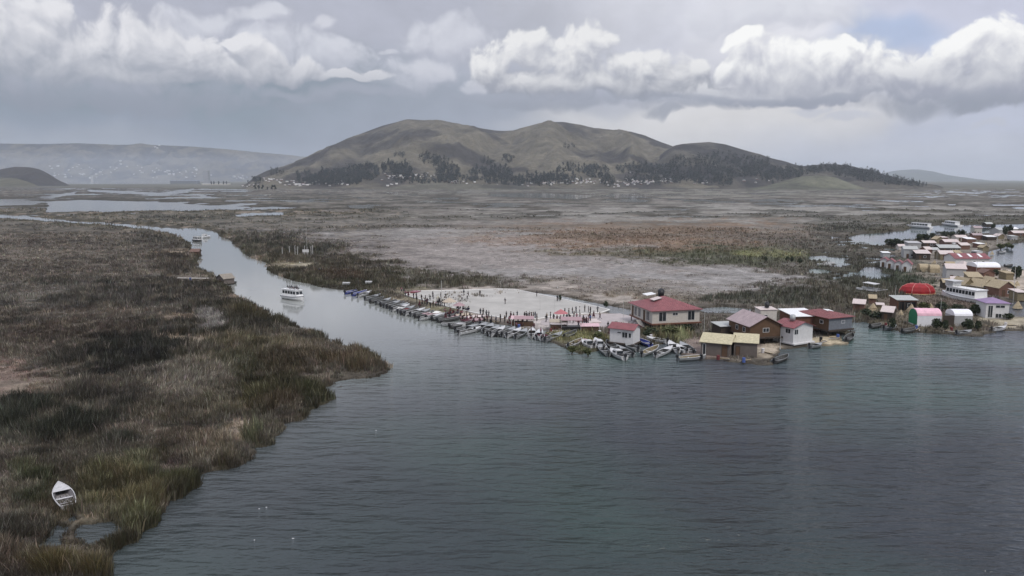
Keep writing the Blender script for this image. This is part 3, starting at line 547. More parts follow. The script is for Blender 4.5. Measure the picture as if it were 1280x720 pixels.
def dup(root, loc, rz, label, group=None):
    r = root.copy(); COL.objects.link(r); r.location = loc; r.rotation_euler = (0, 0, rz); r['label'] = label
    if group: r['group'] = group
    for ch in root.children:
        c = ch.copy(); COL.objects.link(c); c.parent = r
        for g in ch.children:
            d = g.copy(); COL.objects.link(d); d.parent = c
    return r
ORD = 'first second third fourth fifth sixth seventh eighth ninth tenth eleventh twelfth thirteenth fourteenth fifteenth sixteenth seventeenth eighteenth nineteenth twentieth'.split()
# ---------------------------------------------------------------- materials of things
WHITE = mat('white_paint', (.66,.655,.65), .5, .12, 2, bump=.1); CREAM = mat('cream_wall', (.55,.52,.47), .8, .15, 2.5); GREYW = mat('grey_wall', (.42,.42,.42), .7, .15, 2.)
BLUEGREY = mat('blue_grey_wall', (.17,.185,.21), .75, .2, 2); WOODB = mat('brown_boards', (.125,.075,.045), .8, .35, 3., kind='wave', bump=.4); WOODD = mat('dark_boards', (.065,.05,.04), .85, .35, 3., kind='wave', bump=.4)
WOODR = mat('red_brown_boards', (.17,.08,.055), .8, .3, 3., kind='wave', bump=.4); WOODG = mat('grey_boards', (.16,.135,.12), .85, .3, 3., kind='wave', bump=.4); BRICK = mat('rust_wall', (.18,.10,.075), .85, .25, 2.)
RROOF = mat('red_metal_roof', (.25,.085,.09), .5, .45, 5., kind='wave', bump=.4); RROOF2 = mat('dark_red_roof', (.21,.07,.068), .5, .45, 5., kind='wave', bump=.4); PINKR = mat('pink_grey_roof', (.38,.30,.30), .5, .4, 5., kind='wave', bump=.3)
WROOF = mat('white_metal_roof', (.78,.78,.77), .45, .1, 5., kind='wave', bump=.2); GROOF = mat('grey_metal_roof', (.42,.43,.41), .5, .18, 5., kind='wave', bump=.3); YROOF = mat('straw_yellow_roof', (.50,.45,.30), .8, .3, 2.5, bump=.4)
TANR = mat('reed_thatch', (.40,.33,.22), .95, .35, 3.5, bump=.6); OCH = mat('reed_mat_wall', (.24,.20,.125), .95, .3, 3., bump=.4); PALER = mat('pale_pink_roof', (.58,.50,.47), .6, .15, 3.); BROWNR = mat('brown_roof', (.16,.10,.08), .8, .3, 3.)
GLASS = mat('dark_window_glass', (.025,.03,.035), .15, .2, 2, spec=.6); DARK = mat('black_plastic', (.02,.02,.022), .4, .3, 4); ALU = mat('dull_aluminium', (.36,.37,.37), .45, .2, 3, metal=.3); BOATW = mat('boat_white', (.56,.56,.555), .5, .3, 2.5)
TOURW = mat('tour_boat_white', (.76,.76,.75), .4, .12, 2); BOATG = mat('boat_grey', (.22,.225,.225), .6, .3, 2.); BOATD = mat('boat_inside', (.095,.095,.09), .8, .35, 3.); BOATB = mat('boat_blue', (.06,.08,.30), .5, .2, 3); GREEN = mat('green_tarp', (.03,.20,.10), .6, .25, 2); PURP = mat('purple_roof', (.28,.20,.33), .6, .25, 2.5, kind='wave')
PINK = mat('pink_cloth', (.36,.25,.26), .9, .2, 2); REDC = mat('red_tarp', (.30,.014,.018), .55, .25, 1., bump=.3); REDSEAM = mat('pale_red_seam', (.60,.25,.22), .6, .15, 2); TARPW = mat('white_tarp', (.80,.80,.82), .5, .08, 1.2, bump=.2); TARPP = mat('rosy_tarp', (.75,.45,.52), .6, .2, 1.)
POLEM = mat('pale_pole', (.5,.5,.48), .6, .15, 3); COURT = mat('pitch_turf', (.40,.385,.355), .95, .20, .15); LINE = mat('line_white', (.72,.71,.68), .8, .1, 1)
BLUE = mat('blue_cloth', (.08,.13,.35), .85, .2, 2); SKIN = mat('skin', (.22,.12,.08), .6, .1, 3); HAIR = mat('black_hair', (.012,.01,.01), .6, .2, 5)
CL = {k: mat('cloth_' + k, c, .9, .2, 3) for k, c in dict(black=(.014,.014,.017), navy=(.02,.025,.05), grey=(.10,.10,.11), red=(.15,.04,.042), pink=(.27,.13,.16), white=(.62,.60,.60), maroon=(.07,.022,.028), blue=(.05,.09,.25), brown=(.09,.055,.035), cream=(.45,.38,.30)).items()}
# ---------------------------------------------------------------- buildings
def wallwin(root, side, hw, hd, z0, wins, m=GLASS, doorm=None):
    """openings on one side of a w x d box: (u0,u1,z0,z1,'w'|'d')  u measured from the wall's centre"""
    for (u0, u1, a, b, t) in wins:
        fb = MB(); pb = MB(); fr = .07
        def put(mb, u0, u1, za, zb, o0, o1):
            if side == 'f': mb.box(u0, u1, -hd - o1, -hd + o0, za, zb)
            elif side == 'b': mb.box(u0, u1, hd - o0, hd + o1, za, zb)
            elif side == 'l': mb.box(-hw - o1, -hw + o0, u0, u1, za, zb)
            else: mb.box(hw - o0, hw + o1, u0, u1, za, zb)
        put(fb, u0, u0 + fr, a, b, .02, .06); put(fb, u1 - fr, u1, a, b, .02, .06); put(fb, u0 + fr, u1 - fr, a, a + fr, .02, .06); put(fb, u0 + fr, u1 - fr, b - fr, b, .02, .06)
        if t == 'w' and u1 - u0 > 1.0: c = (u0 + u1) / 2; put(fb, c - .03, c + .03, a + fr, b - fr, .02, .05)
        f = fb.obj('window' if t == 'w' else 'door', WHITE if t == 'w' else WOODD, root)
        put(pb, u0 + fr, u1 - fr, a + fr, b - fr, .01, .025); pb.obj('pane' if t == 'w' else 'door_leaf', m if t == 'w' else (doorm or WOODB), f)
def building(name, label, cat, c, rz, w, d, h, roof='gable', rh=1., wall=WHITE, rm=RROOF, ov=.35, axis='x', lift=0., base=None, stilts=False, wins=None, group=None, z=None, floor_label=None, gable=None, extra=None, deck=.5):
    """c world ground centre; w along local x, d along local y, front is -y"""
    z = .28 if z is None else z; t = thing(name, label, cat, (c[0], c[1], z), rz, group); hw, hd = w / 2, d / 2
    if lift > 0:
        mb = MB().box(-hw - deck * .5, hw + deck * .5, -hd - deck, hd + deck * .5, lift - .28, lift - .003); mb.obj('platform', base or WOODB, t)
        n = max(2, int(w / 2.2)); k = max(2, int(d / 2.5))
        for i in range(n):
            for j in range(k):
                x = -hw + .15 + (w - .3) * i / (n - 1); y = -hd + .1 + (d - .2) * j / (k - 1)
                MB().tube((x, y, -.6), (x, y, lift - .29), .11, n=6).obj('post', WOODD, t)
    MB().box(-hw, hw, -hd, hd, lift, lift + h).obj('wall', wall, t)
    zt = lift + h; th = .09; e = .004; mb = MB()
    if roof == 'gable':
        if axis == 'x':      # ridge along x
            k = rh / hd
            for s_ in (-1, 1):
                q = [(-hw - ov, s_ * (hd + ov), zt - ov * k + th), (hw + ov, s_ * (hd + ov), zt - ov * k + th), (hw + ov, 0, zt + rh + th), (-hw - ov, 0, zt + rh + th)]
                mb.slab(q if s_ < 0 else q[::-1], th)
            gb = MB().add([(-hw, -hd, zt + e), (-hw, hd, zt + e), (-hw, 0, zt + rh - .01), (hw, -hd, zt + e), (hw, hd, zt + e), (hw, 0, zt + rh - .01)], [(0, 2, 1), (3, 4, 5), (0, 3, 5, 2), (1, 2, 5, 4), (0, 1, 4, 3)])
        else:
            k = rh / hw
            for s_ in (-1, 1):
                q = [(s_ * (hw + ov), -hd - ov, zt - ov * k + th), (s_ * (hw + ov), hd + ov, zt - ov * k + th), (0, hd + ov, zt + rh + th), (0, -hd - ov, zt + rh + th)]
                mb.slab(q if s_ > 0 else q[::-1], th)
            gb = MB().add([(-hw, -hd, zt + e), (hw, -hd, zt + e), (0, -hd, zt + rh - .01), (-hw, hd, zt + e), (hw, hd, zt + e), (0, hd, zt + rh - .01)], [(0, 1, 2), (3, 5, 4), (0, 2, 5, 3), (1, 4, 5, 2), (0, 3, 4, 1)])
        gb.obj('gable', gable or wall, t)
    elif roof == 'hip':
        a = hw + ov; b = hd + ov; r = max(0, (a - b)) if w >= d else 0; r2 = max(0, (b - a)) if d > w else 0
        A = [(-a, -b, zt), (a, -b, zt), (a, b, zt), (-a, b, zt)]; R0, R1 = ((-r - .01, 0, zt + rh), (r + .01, 0, zt + rh)) if w >= d else ((0, -r2 - .01, zt + rh), (0, r2 + .01, zt + rh))
        lowr = [(x, y, zt + .004 - .10 * 0) for x, y, _ in A]
        A = [(x, y, zt + .1) for x, y, _ in A]
        if w >= d: mb.add(A + [R0, R1] + lowr, [(0, 1, 5, 4), (1, 2, 5), (2, 3, 4, 5), (3, 0, 4), (6, 9, 8, 7), (0, 6, 7, 1), (1, 7, 8, 2), (2, 8, 9, 3), (3, 9, 6, 0)])
        else: mb.add(A + [R0, R1] + lowr, [(0, 1, 4), (1, 2, 5, 4), (2, 3, 5), (3, 0, 4, 5), (6, 9, 8, 7), (0, 6, 7, 1), (1, 7, 8, 2), (2, 8, 9, 3), (3, 9, 6, 0)])
    elif roof == 'mono':     # rises towards the back
        mb.slab([(-hw - ov, -hd - ov, zt + th + .01), (hw + ov, -hd - ov, zt + th + .01), (hw + ov, hd + ov, zt + rh + th + .01), (-hw - ov, hd + ov, zt + rh + th + .01)], th)
        if rh > .05: MB().add([(-hw, -hd, zt + e), (hw, -hd, zt + e), (hw, hd, zt + e), (-hw, hd, zt + e), (-hw, hd, zt + rh), (hw, hd, zt + rh)], [(0, 1, 5, 4), (0, 3, 2, 1), (2, 3, 4, 5), (0, 4, 3), (1, 2, 5)]).obj('gable', gable or wall, t)
    elif roof == 'arch':     # barrel of matting or tarpaulin, axis along x
        n = 9; prof = [(-math.cos(math.pi * i / (n - 1)) * (hd + .04), zt + .01 + math.sin(math.pi * i / (n - 1)) * rh) for i in range(n)]
        mb.rings([[(-hw - .03, y, zz_) for y, zz_ in prof], [(hw + .03, y, zz_) for y, zz_ in prof]])
    mb.obj('roof', rm, t)
    for side, ws in (wins or {}).items(): wallwin(t, side, hw, hd, lift, ws)
    if extra: extra(t, hw, hd, lift, zt)
    return t
def corners(A, B, C=None, z=.3):
    """front-left, front-right and back-left corners as photo pixels -> centre, heading, width (and depth)"""
    a = G(*A, z); b = G(*B, z); w = math.hypot(*(b - a)[:2]); rz = math.atan2(b[1] - a[1], b[0] - a[0]); return a, b, rz, w
def sited(A, B, depth, z=.3):
    a, b, rz, w = corners(A, B, z=z); m = (a + b) / 2; n = np.array([-math.sin(rz), math.cos(rz), 0]); return m + n * depth / 2, rz, w
def tank(px, py, z, s=1., label='', ):
    g = G(px, py, z); t = thing('water_tank', label, 'water tank', g); MB().tube((0, 0, 0), (0, 0, 1.0 * s), .5 * s, n=14).obj('tank_body', DARK, t, True); MB().tube((0, 0, 1.0 * s), (0, 0, 1.25 * s), .5 * s, .16 * s, n=14).obj('lid', DARK, t); return t
# big red hip-roofed house
cA, rz, w = sited((815, 413), (874, 410), 12.0)
def big_extra(t, hw, hd, lift, zt):
    MB().slab([(-3.2, 2.6, zt + 2.15), (-.9, 2.6, zt + 2.45), (-.9, 5.4, zt + 2.45), (-3.2, 5.4, zt + 2.15)], .08).obj('roof_panel', WROOF, t, label='white roof panel raised above the red metal')
    MB().slab([(-3.3, -1.4, zt + 1.62), (-1.3, -1.4, zt + 2.12), (-1.3, 1.0, zt + 2.12), (-3.3, 1.0, zt + 1.62)], .04).obj('skylight', PALER, t)
    st = MB()
    for i in range(6): st.box(-hw - 1.5 - i * .0, -hw - .5, -1 + i * -.45, -.56 + i * -.45, lift - .25 - i * .2, lift - .05 - i * .2)
    st.obj('stairs', CREAM, t)
building('lake_house', 'large cream house with a red hipped metal roof on a raised brown platform', 'house', cA, rz, w, 12.0, 2.75, 'hip', 2.3, CREAM, RROOF, .55, 'y', 1.5, WOODR,
         wins={'f': [(-w/2+1.5, -w/2+3.3, 1.9, 4.0, 'w'), (-.9, .4, 3.1, 3.75, 'w'), (w/2-2.9, w/2-1.2, 1.9, 4.0, 'w')], 'l': [(-4.6, -2.9, 1.8, 3.9, 'w'), (-2.2, -1.2, 1.52, 3.8, 'd'), (.2, 1.6, 1.8, 3.9, 'w'), (2.4, 3.8, 1.8, 3.9, 'w'), (4.3, 5.3, 1.52, 3.8, 'd')]}, extra=big_extra)
# small white house on the water in front of it
c_, rz, w = sited((762, 430), (791, 433.5), 3.6, .3)
building('lake_cabin', 'small white house with a thin red gable roof in front of the large red-roofed house', 'house', c_, rz, w, 3.6, 2.9, 'gable', .75, WHITE, RROOF, .4, 'x', .55, WOODD,
         wins={'f': [(-.9, -.0, 2.4, 2.75, 'w'), (.15, 1.35, 1.6, 2.8, 'w'), (1.5, 2.15, 1.7, 2.7, 'w')]})
# pair of yellow-roofed brown huts
c_, rz, w = sited((876, 443), (912, 446.5), 6.2, .35)
building('reed_hut', 'wide brown hut with a straw-yellow gable roof, a pale door and a blue-grey side wall', 'hut', c_, rz, w, 6.2, 2.6, 'gable', 1.1, WOODG, YROOF, .35, 'x', 0, wins={'f': [(w/2-1.5, w/2-.4, .05, 2.3, 'd'), (-w/2+.3, -w/2+.9, .1, 2.2, 'w')]},
         extra=lambda t, hw, hd, lift, zt: MB().box(-hw - .05, -hw - .01, -hd, hd, .02, zt - .01).obj('side_panel', BLUEGREY, t))
c_, rz, w = sited((917, 445), (946, 447), 4.0, .35)
building('reed_hut', 'narrow brown hut with a tilted straw-yellow roof beside the wider yellow-roofed hut', 'hut', c_, rz, w, 4.0, 2.7, 'mono', .9, WOODG, YROOF, .3, 'x', 0, wins={'f': [(-w/2+.3, -w/2+1.1, .05, 2.0, 'd')]})
# brown wooden house with pinkish roof
c_, rz, w = sited((937, 431), (975, 429), 8.5, .3)
building('stilt_house', 'brown board house on stilts with a faded pink gable roof and a bright roof sheet', 'house', c_, rz, w, 8.5, 2.4, 'gable', 1.7, WOODB, PINKR, .5, 'y', 1.5, WOODD, wins={'f': [(-.6, .8, 2.4, 3.3, 'w')], 'l': [(-2.4, -1.4, 2.2, 3.2, 'w'), (.4, 1.4, 2.2, 3.2, 'w')]},
         extra=lambda t, hw, hd, lift, zt: MB().slab([(-hw * .72, -1.2, zt + .55), (-hw * .25, -1.2, zt + 1.36), (-hw * .25, 1.8, zt + 1.36), (-hw * .72, 1.8, zt + .55)], .03).obj('roof_sheet', WROOF, t))
g = G(905, 419, .3); building('shed', 'low dark shed with a flat grey roof behind the pink-roofed board house', 'shed', g, .2, 3.6, 4., 2.3, 'mono', .2, WOODD, GROOF, .3)
g = G(956, 415, .3); building('block_house', 'white square block behind the pink-roofed board house, a black tank on top', 'house', g, .1, 3.6, 3.0, 5.1, 'mono', .15, CREAM, PALER, .15, wins={'f': [(-1, -.2, 3.2, 4.1, 'w')]})
g = G(956, 415, .3); t = thing('water_tank', 'black water tank on top of the white square block', 'water tank', (g[0] + .2, g[1], 5.72)); MB().tube((0, 0, 0), (0, 0, .9), .5, n=14).obj('tank_body', DARK, t, True); MB().tube((0, 0, .9), (0, 0, 1.25), .5, .15, n=14).obj('lid', DARK, t)
g = G(827, 398, .3); t = thing('water_tank', 'black water tank on a post stand behind the big red roof', 'water tank', (g[0] + .5, g[1] + 4, .28))
MB().tube((0, 0, 4.6), (0, 0, 6.3), .75, n=14).obj('tank_body', DARK, t, True); MB().tube((0, 0, 6.3), (0, 0, 6.7), .75, .2, n=14).obj('lid', DARK, t)
for a_, b_ in ((-.5, -.5), (.5, -.5), (.5, .5), (-.5, .5)): MB().box(a_ - .06, a_ + .06, b_ - .06, b_ + .06, 0, 4.59).obj('leg', WOODD, t)
# white cabin with red roof
c_, rz, w = sited((991, 433), (1015, 429.5), 4.6, .2)
building('lake_cabin', 'white cabin with a pinkish red gable roof standing in the water on a low float', 'cabin', c_, rz, w, 4.6, 3.2, 'gable', .9, WHITE, RROOF, .45, 'y', .5, WHITE, wins={'f': [(-w/2+.2, -w/2+1.3, 2.2, 3.3, 'w')], 'l': [(-1.6, -.3, 2.3, 3.3, 'w')]})
g = G(993, 431, .3); t = thing('water_tank', 'grey water tank on the ridge of the white lake cabin', 'water tank', (g[0] + .2, g[1] + 2.2, 4.75)); MB().tube((0, 0, 0), (0, 0, 1.1), .55, n=14).obj('tank_body', ALU, t, True); MB().tube((0, 0, 1.1), (0, 0, 1.3), .55, .3, n=14).obj('lid', ALU, t)
# long brown house with dark red roof, and the white-roofed wing beside it
c_, rz, w = sited((1035, 421), (1064, 418), 9.0, .3)
building('stilt_house', 'long brown and dark grey house on stilts with a dark red hipped roof', 'house', c_, rz, w, 9.0, 2.5, 'hip', 1.0, WOODB, RROOF2, .5, 'y', 1.4, WOODD, wins={'f': [(.2, 1.2, 2.6, 3.3, 'w')], 'l': [(-3, -2, 2.5, 3.3, 'w')]},
         extra=lambda t, hw, hd, lift, zt: (MB().box(-hw + .01, hw - .01, -hd - .05, -hd - .01, lift + .02, zt - .02).obj('front_cladding', BLUEGREY, t), MB().slab([(-.6, -1.4, zt + .98), (1.0, -1.6, zt + .82), (1.3, .2, zt + .96), (0, .6, zt + 1.06)], .03).obj('roof_sheet', WROOF, t)))
g = G(1008, 418, .3); building('stilt_house', 'low red-brown wing with a flat white sheet roof beside the dark red roof', 'house', (g[0], g[1] + 4.5, 0), .15, 5.6, 6.5, 3.1, 'mono', .5, WOODR, WROOF, .4, 'x', .6, WOODD)
# ------------- the floating village at the right: (px,py of base centre, width px, depth m, wall h, rot deg, roof, roof h, wall, roofmat, axis, kind of thing, label)
VI = [
 (1077,390,14,3.2,2.2,-30,'gable',.8,BRICK,PALER,'x','hut','small rust-red hut with a pale pink roof at the marsh edge of the village'),
 (1102,387,8,2,1.2,-20,'mono',.2,OCH,PALER,'x','shelter','knee-high shelter with a pale flat roof beside the small rust-red hut'),
 (1134,388,27,4.4,2.6,-3,'mono',.5,WOODR,GROOF,'x','shed','open-fronted brown shed with a pale grey-green metal roof below the red tarpaulin dome'),
 (1114,402,14,3.6,2.4,-38,'gable',1.0,WOODD,PALER,'x','hut','dark board hut with a pale roof on the waterfront'),
 (1162,408,33,4.2,2.4,-4,'arch',1.4,TARPW,TARPP,'x','tent','long tent with a rosy top, pale sides and a green end wall by the water'),
 (1204,408,25,4.0,2.4,-2,'arch',1.2,GREYW,TARPW,'x','tent','bright white-topped tent with grey sides by the water'),
 (1248,398,30,5.5,3.6,-8,'hip',1.1,WHITE,PURP,'x','house','white house with a faded purple roof on the shore path'),
 (1209,365,16,5,2.3,10,'gable',1.7,OCH,TANR,'y','hut','ochre reed hut with a steep thatch gable beside the white double-deck boat'),
 (1231,367,20,5,2.2,18,'gable',1.8,OCH,TANR,'y','hut','grey-green reed hut with a wide thatch gable, second from the white boat'),
 (1257,371,24,6,2.6,5,'gable',1.7,BRICK,TANR,'y','hut','brownish hut with an orange-edged thatch gable behind the purple roof'),
 (1277,376,11,4,2.3,-4,'mono',.4,OCH,PALER,'x','hut',"hut with a pale flat roof at the photo's edge behind the purple roof"),
 (1199,361,14,4,2.2,-25,'gable',1.3,OCH,PALER,'x','hut','pale-roofed reed hut between the red dome and the ochre gable hut'),
 (1221,357,17,4.6,2.6,-12,'mono',1.1,OCH,TANR,'x','hut','ochre hut under a tall tan sloping roof behind the gabled reed huts'),
 (1236,350,15,4,2.4,0,'gable',1.,BRICK,BROWNR,'y','hut','small brown gabled hut in front of the white barrel roof'),
 (1199,351,24,7,4.0,-20,'gable',1.2,GREYW,PALER,'x','house','grey-white house with a pale pink gable roof left of the white barrel roof'),
 (1236,343,32,7,2.8,-3,'arch',1.5,WOODR,TARPW,'x','hall','red-walled hall under a long gleaming white barrel roof'),
 (1216,332,46,9,3.2,-4,'gable',1.5,WHITE,RROOF,'x','hall','long hall with a red metal roof and three pale skylights'),
 (1207,338,9,3.5,2.,0,'hip',1.6,CREAM,PALER,'x','kiosk','round-looking kiosk with a pale pointed roof before the long red hall'),
 (1109,334,10,5,3.0,-30,'gable',.9,WHITE,RROOF,'y','cabin','outermost of the stepped row of white cabins with red roofs'),
 (1117,336,10,5,3.0,-30,'gable',.9,WHITE,RROOF,'y','cabin','second from the marsh in the stepped row of white cabins with red roofs'),
 (1127,338,10,5,3.0,-30,'gable',.9,WHITE,RROOF,'y','cabin','third from the marsh in the stepped row of white cabins with red roofs'),
 (1138,340,12,6,3.2,-30,'gable',1.4,WHITE,RROOF,'y','cabin','largest white cabin with a red roof, nearest the tan tunnel huts'),
 (1109,322,9,4,2.2,-10,'mono',.3,GREYW,WROOF,'x','hut','small hut with a white flat roof above the row of red-roofed cabins'),
 (1158,340,12,5,1.4,-15,'arch',1.5,TANR,TANR,'x','hut','tan tunnel hut next to the largest red-roofed cabin'),
 (1171,341,12,5,1.4,-15,'arch',1.5,TANR,TANR,'x','hut','tan tunnel hut farther from the red-roofed cabins'),
 (1141,323,17,7,4.4,-18,'gable',1.0,GREYW,GROOF,'x','house','grey two-storey house behind the red-roofed cabins'),
 (1156,325,18,6,3.0,-14,'mono',1.0,WOODD,PALER,'x','house','dark-walled house with a broad pale sloping roof behind the tan tunnels'),
 (1185,325,18,6,2.8,-8,'gable',1.2,OCH,PALER,'x','house','ochre-walled house with a pale pink roof behind the tan tunnels'),
 (1188,316,26,7,2.6,-6,'gable',1.1,WOODD,GROOF,'x','house','long house with a grey metal roof in the middle of the village'),
 (1145,312,16,7,3.4,-10,'mono',.5,GREYW,GREYW,'x','house','plain grey box house near the dark bushes by the lagoon'),
 (1128,313,8,4,2.2,-10,'gable',.8,CREAM,PALER,'x','hut','small cream hut among the dark bushes by the lagoon'),
 (1160,317,9,4,2.2,10,'gable',1.,BRICK,PALER,'x','hut','small rust-walled hut between the grey box house and the long grey roof'),
 (1163,309,16,6,2.4,-6,'gable',.9,WOODD,PALER,'x','house','pale pink roof low behind the grey box house'),
 (1175,304,10,5,2.4,0,'gable',1.2,OCH,TANR,'y','hut','tan thatch hut beside the far lagoon'),
 (1190,308,18,6,2.6,-4,'gable',1.,BROWNR,PALER,'x','house','broad pale roof behind the long grey metal roof'),
 (1206,312,13,5,2.4,6,'gable',1.,BRICK,PALER,'x','house','pale roof over rust walls right of the long grey metal roof'),
 (1214,304,12,5,2.4,0,'mono',.6,BRICK,WROOF,'x','house','white flat roof over rust walls in the back of the village'),
 (1203,302,14,6,2.6,-5,'gable',1.,CREAM,PALER,'x','house','cream house with pale roof near the dark hedge by the lagoon'),
 (1223,300,12,5,3.0,-8,'gable',.9,BRICK,PINKR,'x','house','pink-roofed house on the far shore of the village'),
 (1223,291,10,5,3.4,-4,'gable',1.,CREAM,PINKR,'x','house','tall pinkish house standing alone beside the far lagoon'),
 (1240,301,12,5,2.4,-3,'mono',.5,WOODD,WROOF,'x','hut','hut with a bright white roof above the tall posts'),
 (1226,310,9,4,2.2,5,'mono',.4,BRICK,WROOF,'x','hut','little white-roofed shack behind the white moored launch'),
 (1250,293,13,6,3.0,25,'gable',1.3,GREYW,GROOF,'x','house','grey gabled house in the far tree clump'),
 (1251,299,9,4,2.2,8,'gable',1.,OCH,PALER,'y','hut','tan gabled hut under the far tree clump'),
 (1268,291,9,5,2.8,-3,'gable',.9,CREAM,WROOF,'x','house','white-roofed house beyond the far tree clump'),
 (1275,296,16,6,2.6,-3,'gable',1.,BRICK,PALER,'x','house','rust-walled house with a pale roof at the far right shore'),
 (1268,300,8,4,2.2,0,'mono',.4,GREYW,GROOF,'x','hut','little grey hut at the far right shore'),
 (1237,284,9,5,2.6,0,'gable',1.,WOODD,GROOF,'x','hut','lone dark hut farthest across the lagoon'),
 (1262,350,10,4,2.2,0,'mono',.4,OCH,TANR,'x','hut','low tan lean-to beside the round green bush'),
 (1136,318,8,4,2.,-15,'mono',.4,BRICK,PALER,'x','hut','little rust shack between the cream hut and the grey two-storey house'),(1170,317,8,4,2.,-6,'gable',.8,CREAM,GROOF,'x','hut','little cream hut with grey roof left of the long grey roof'),
 (1197,321,9,4,2.,8,'gable',.9,WOODD,TANR,'x','hut','dark hut with tan roof below the long grey roof'),(1181,301,8,4,2.,0,'mono',.3,BRICK,PALER,'x','hut','little rust shack behind the tan thatch hut'),
 (1232,314,8,4,2.,0,'gable',.9,OCH,TANR,'y','hut','tan hut right of the white moored launch'),(1199,310,7,4,2.,0,'mono',.3,WOODD,WROOF,'x','hut','dark shack with white roof at the end of the long grey roof'),
 (1218,299,7,4,2.,0,'mono',.4,WOODD,GROOF,'x','hut','dark grey-roofed shack left of the pink-roofed house'),(1190,337,10,4,2.,-12,'gable',1.,OCH,TANR,'x','hut','tan hut between the tunnels and the grey-white house'),
 (1185,361,9,3.5,2.,-14,'gable',.9,WOODD,TANR,'x','hut','dark hut with tan roof right behind the red dome'),(1264,366,9,4,2.,0,'gable',1.,OCH,TANR,'x','hut','tan hut right of the brownish orange-edged hut'),(1093,380,8,3,1.6,-20,'gable',.7,BRICK,TANR,'x','hut','very small thatched shack behind the low pale shelter'),(1242,359,10,4,2.,6,'gable',1.,OCH,TANR,'y','hut','small tan hut squeezed between two wide thatch gables'),
]
def skyl(n):
    def f(t, hw, hd, lift, zt):
        for i in range(n):
            x = -hw + 2 * hw * (i + .7) / (n + .4); MB().slab([(x - .5, -hd * .8, zt + .45), (x + .5, -hd * .8, zt + .45), (x + .5, -hd * .15, zt + 1.42), (x - .5, -hd * .15, zt + 1.42)], .03).obj('skylight', WROOF, t)
    return f
for (px, py, wp, d, h, rot, rf, rh, wm, rm, ax, cat, lab) in VI:
    w_f = .9; h = h * (.88 if py < 345 else 1.); g = G(px, py, .3); w = wp * g[1] / FP * w_f; big = wp > 13 or cat == 'cabin'; r = math.radians(rot)
    wins = {'f': [(-w*.3, -w*.3+.9, .05, 1.9, 'd')]} if big and rf != 'arch' else None
    if wins and w > 4: wins['f'] += [(w*.02, w*.02+1.0, .9, 1.8, 'w')]
    if wins and w > 7: wins['f'] += [(w*.28, w*.28+1.0, .9, 1.8, 'w')]
    ex = skyl(3) if 'three pale' in lab else None
    if 'green end' in lab: ex = lambda t, hw, hd, lift, zt: MB().rings([[(-hw - .10, -math.cos(math.pi * i / 8) * hd, zt - .3 + math.sin(math.pi * i / 8) * 1.6) for i in range(9)] + [(-hw - .10, hd, .3), (-hw - .10, -hd, .3)], [(-hw - .05, -math.cos(math.pi * i / 8) * hd, zt - .3 + math.sin(math.pi * i / 8) * 1.6) for i in range(9)] + [(-hw - .05, hd, .3), (-hw - .05, -hd, .3)]]).obj('end_wall', GREEN, t)
    if 'open-fronted' in lab: ex = lambda t, hw, hd, lift, zt: [MB().box(-hw + .1 + i * (2 * hw - .5) / 3, -hw + .3 + i * (2 * hw - .5) / 3, -hd - .5, -hd - .35, 0, zt + .0).obj('post', WOODD, t) for i in range(4)] and MB().box(-hw + .3, hw - .3, -hd - .03, -hd - .01, .1, zt - .4).obj('shade_panel', DARK, t)  # dark panel on the solid front stands in for the shaded interior
    if 'purple' in lab and cat == 'house': wins = {'f': [(-w*.42, -w*.2, .2, 3.1, 'w'), (-.5, 1.6, 2.5, 3.2, 'w'), (-.4, 1.0, .1, 1.2, 'w')]}
    building({'house': 'village_house', 'hut': 'reed_hut', 'cabin': 'red_roofed_cabin', 'tent': 'tarp_tent', 'hall': 'village_hall', 'kiosk': 'kiosk', 'shed': 'open_shed', 'shelter': 'low_shelter'}[cat], lab, cat, (g[0], g[1] + d / 2 * math.cos(r), 0), r, w, d, h, rf, rh, wm, rm, .3 if w < 6 else .45, ax, 0, wins=wins, extra=ex)
# brown mat screen between the tents
a, b, rz, w = corners((1178, 409), (1192, 408.5)); mb = MB().box(0, w, -.05, .05, 0, 2.6); o = mb.obj('mat_screen', WOODD); tag(o, 'dark reed-mat screen standing between the two white tents', 'fence'); o.location = a; o.rotation_euler.z = rz
# red tarpaulin dome
g = G(1153, 369, .3); t = thing('tarpaulin_dome', 'big glossy red tarpaulin dome with pale seams among the green reeds', 'tent', (g[0], g[1] + 3, .25), -.1)
n = 12; prof = [(1.0, 0), (1.0, .35), (.86, .72), (.55, .97), (.28, 1.0)]; wx, wy, hh = 4.9, 3.0, 3.0
rs = [[(wx * k * math.cos(6.2832 * i / n), wy * k * math.sin(6.2832 * i / n), hh * z_) for i in range(n)] for k, z_ in prof]; MB().rings(rs).obj('cover', REDC, t)
for i in range(0, n, 2):
    mb = MB()
    for j in range(len(prof) - 1):
        p0, p1 = rs[j][i], rs[j + 1][i]; mb.tube([c * 1.012 for c in p0], [c * 1.012 for c in p1], .09, n=5)
    mb.obj('seam', REDSEAM, t)
mb = MB()
for i in range(n): a_, b_ = rs[0][i], rs[0][(i + 1) % n]; mb.tube((a_[0] * 1.03, a_[1] * 1.03, .25), (b_[0] * 1.03, b_[1] * 1.03, .25), .13, n=5)
mb.obj('hem', mat('yellow_hem', (.5,.38,.2), .8, .2, 2), t)
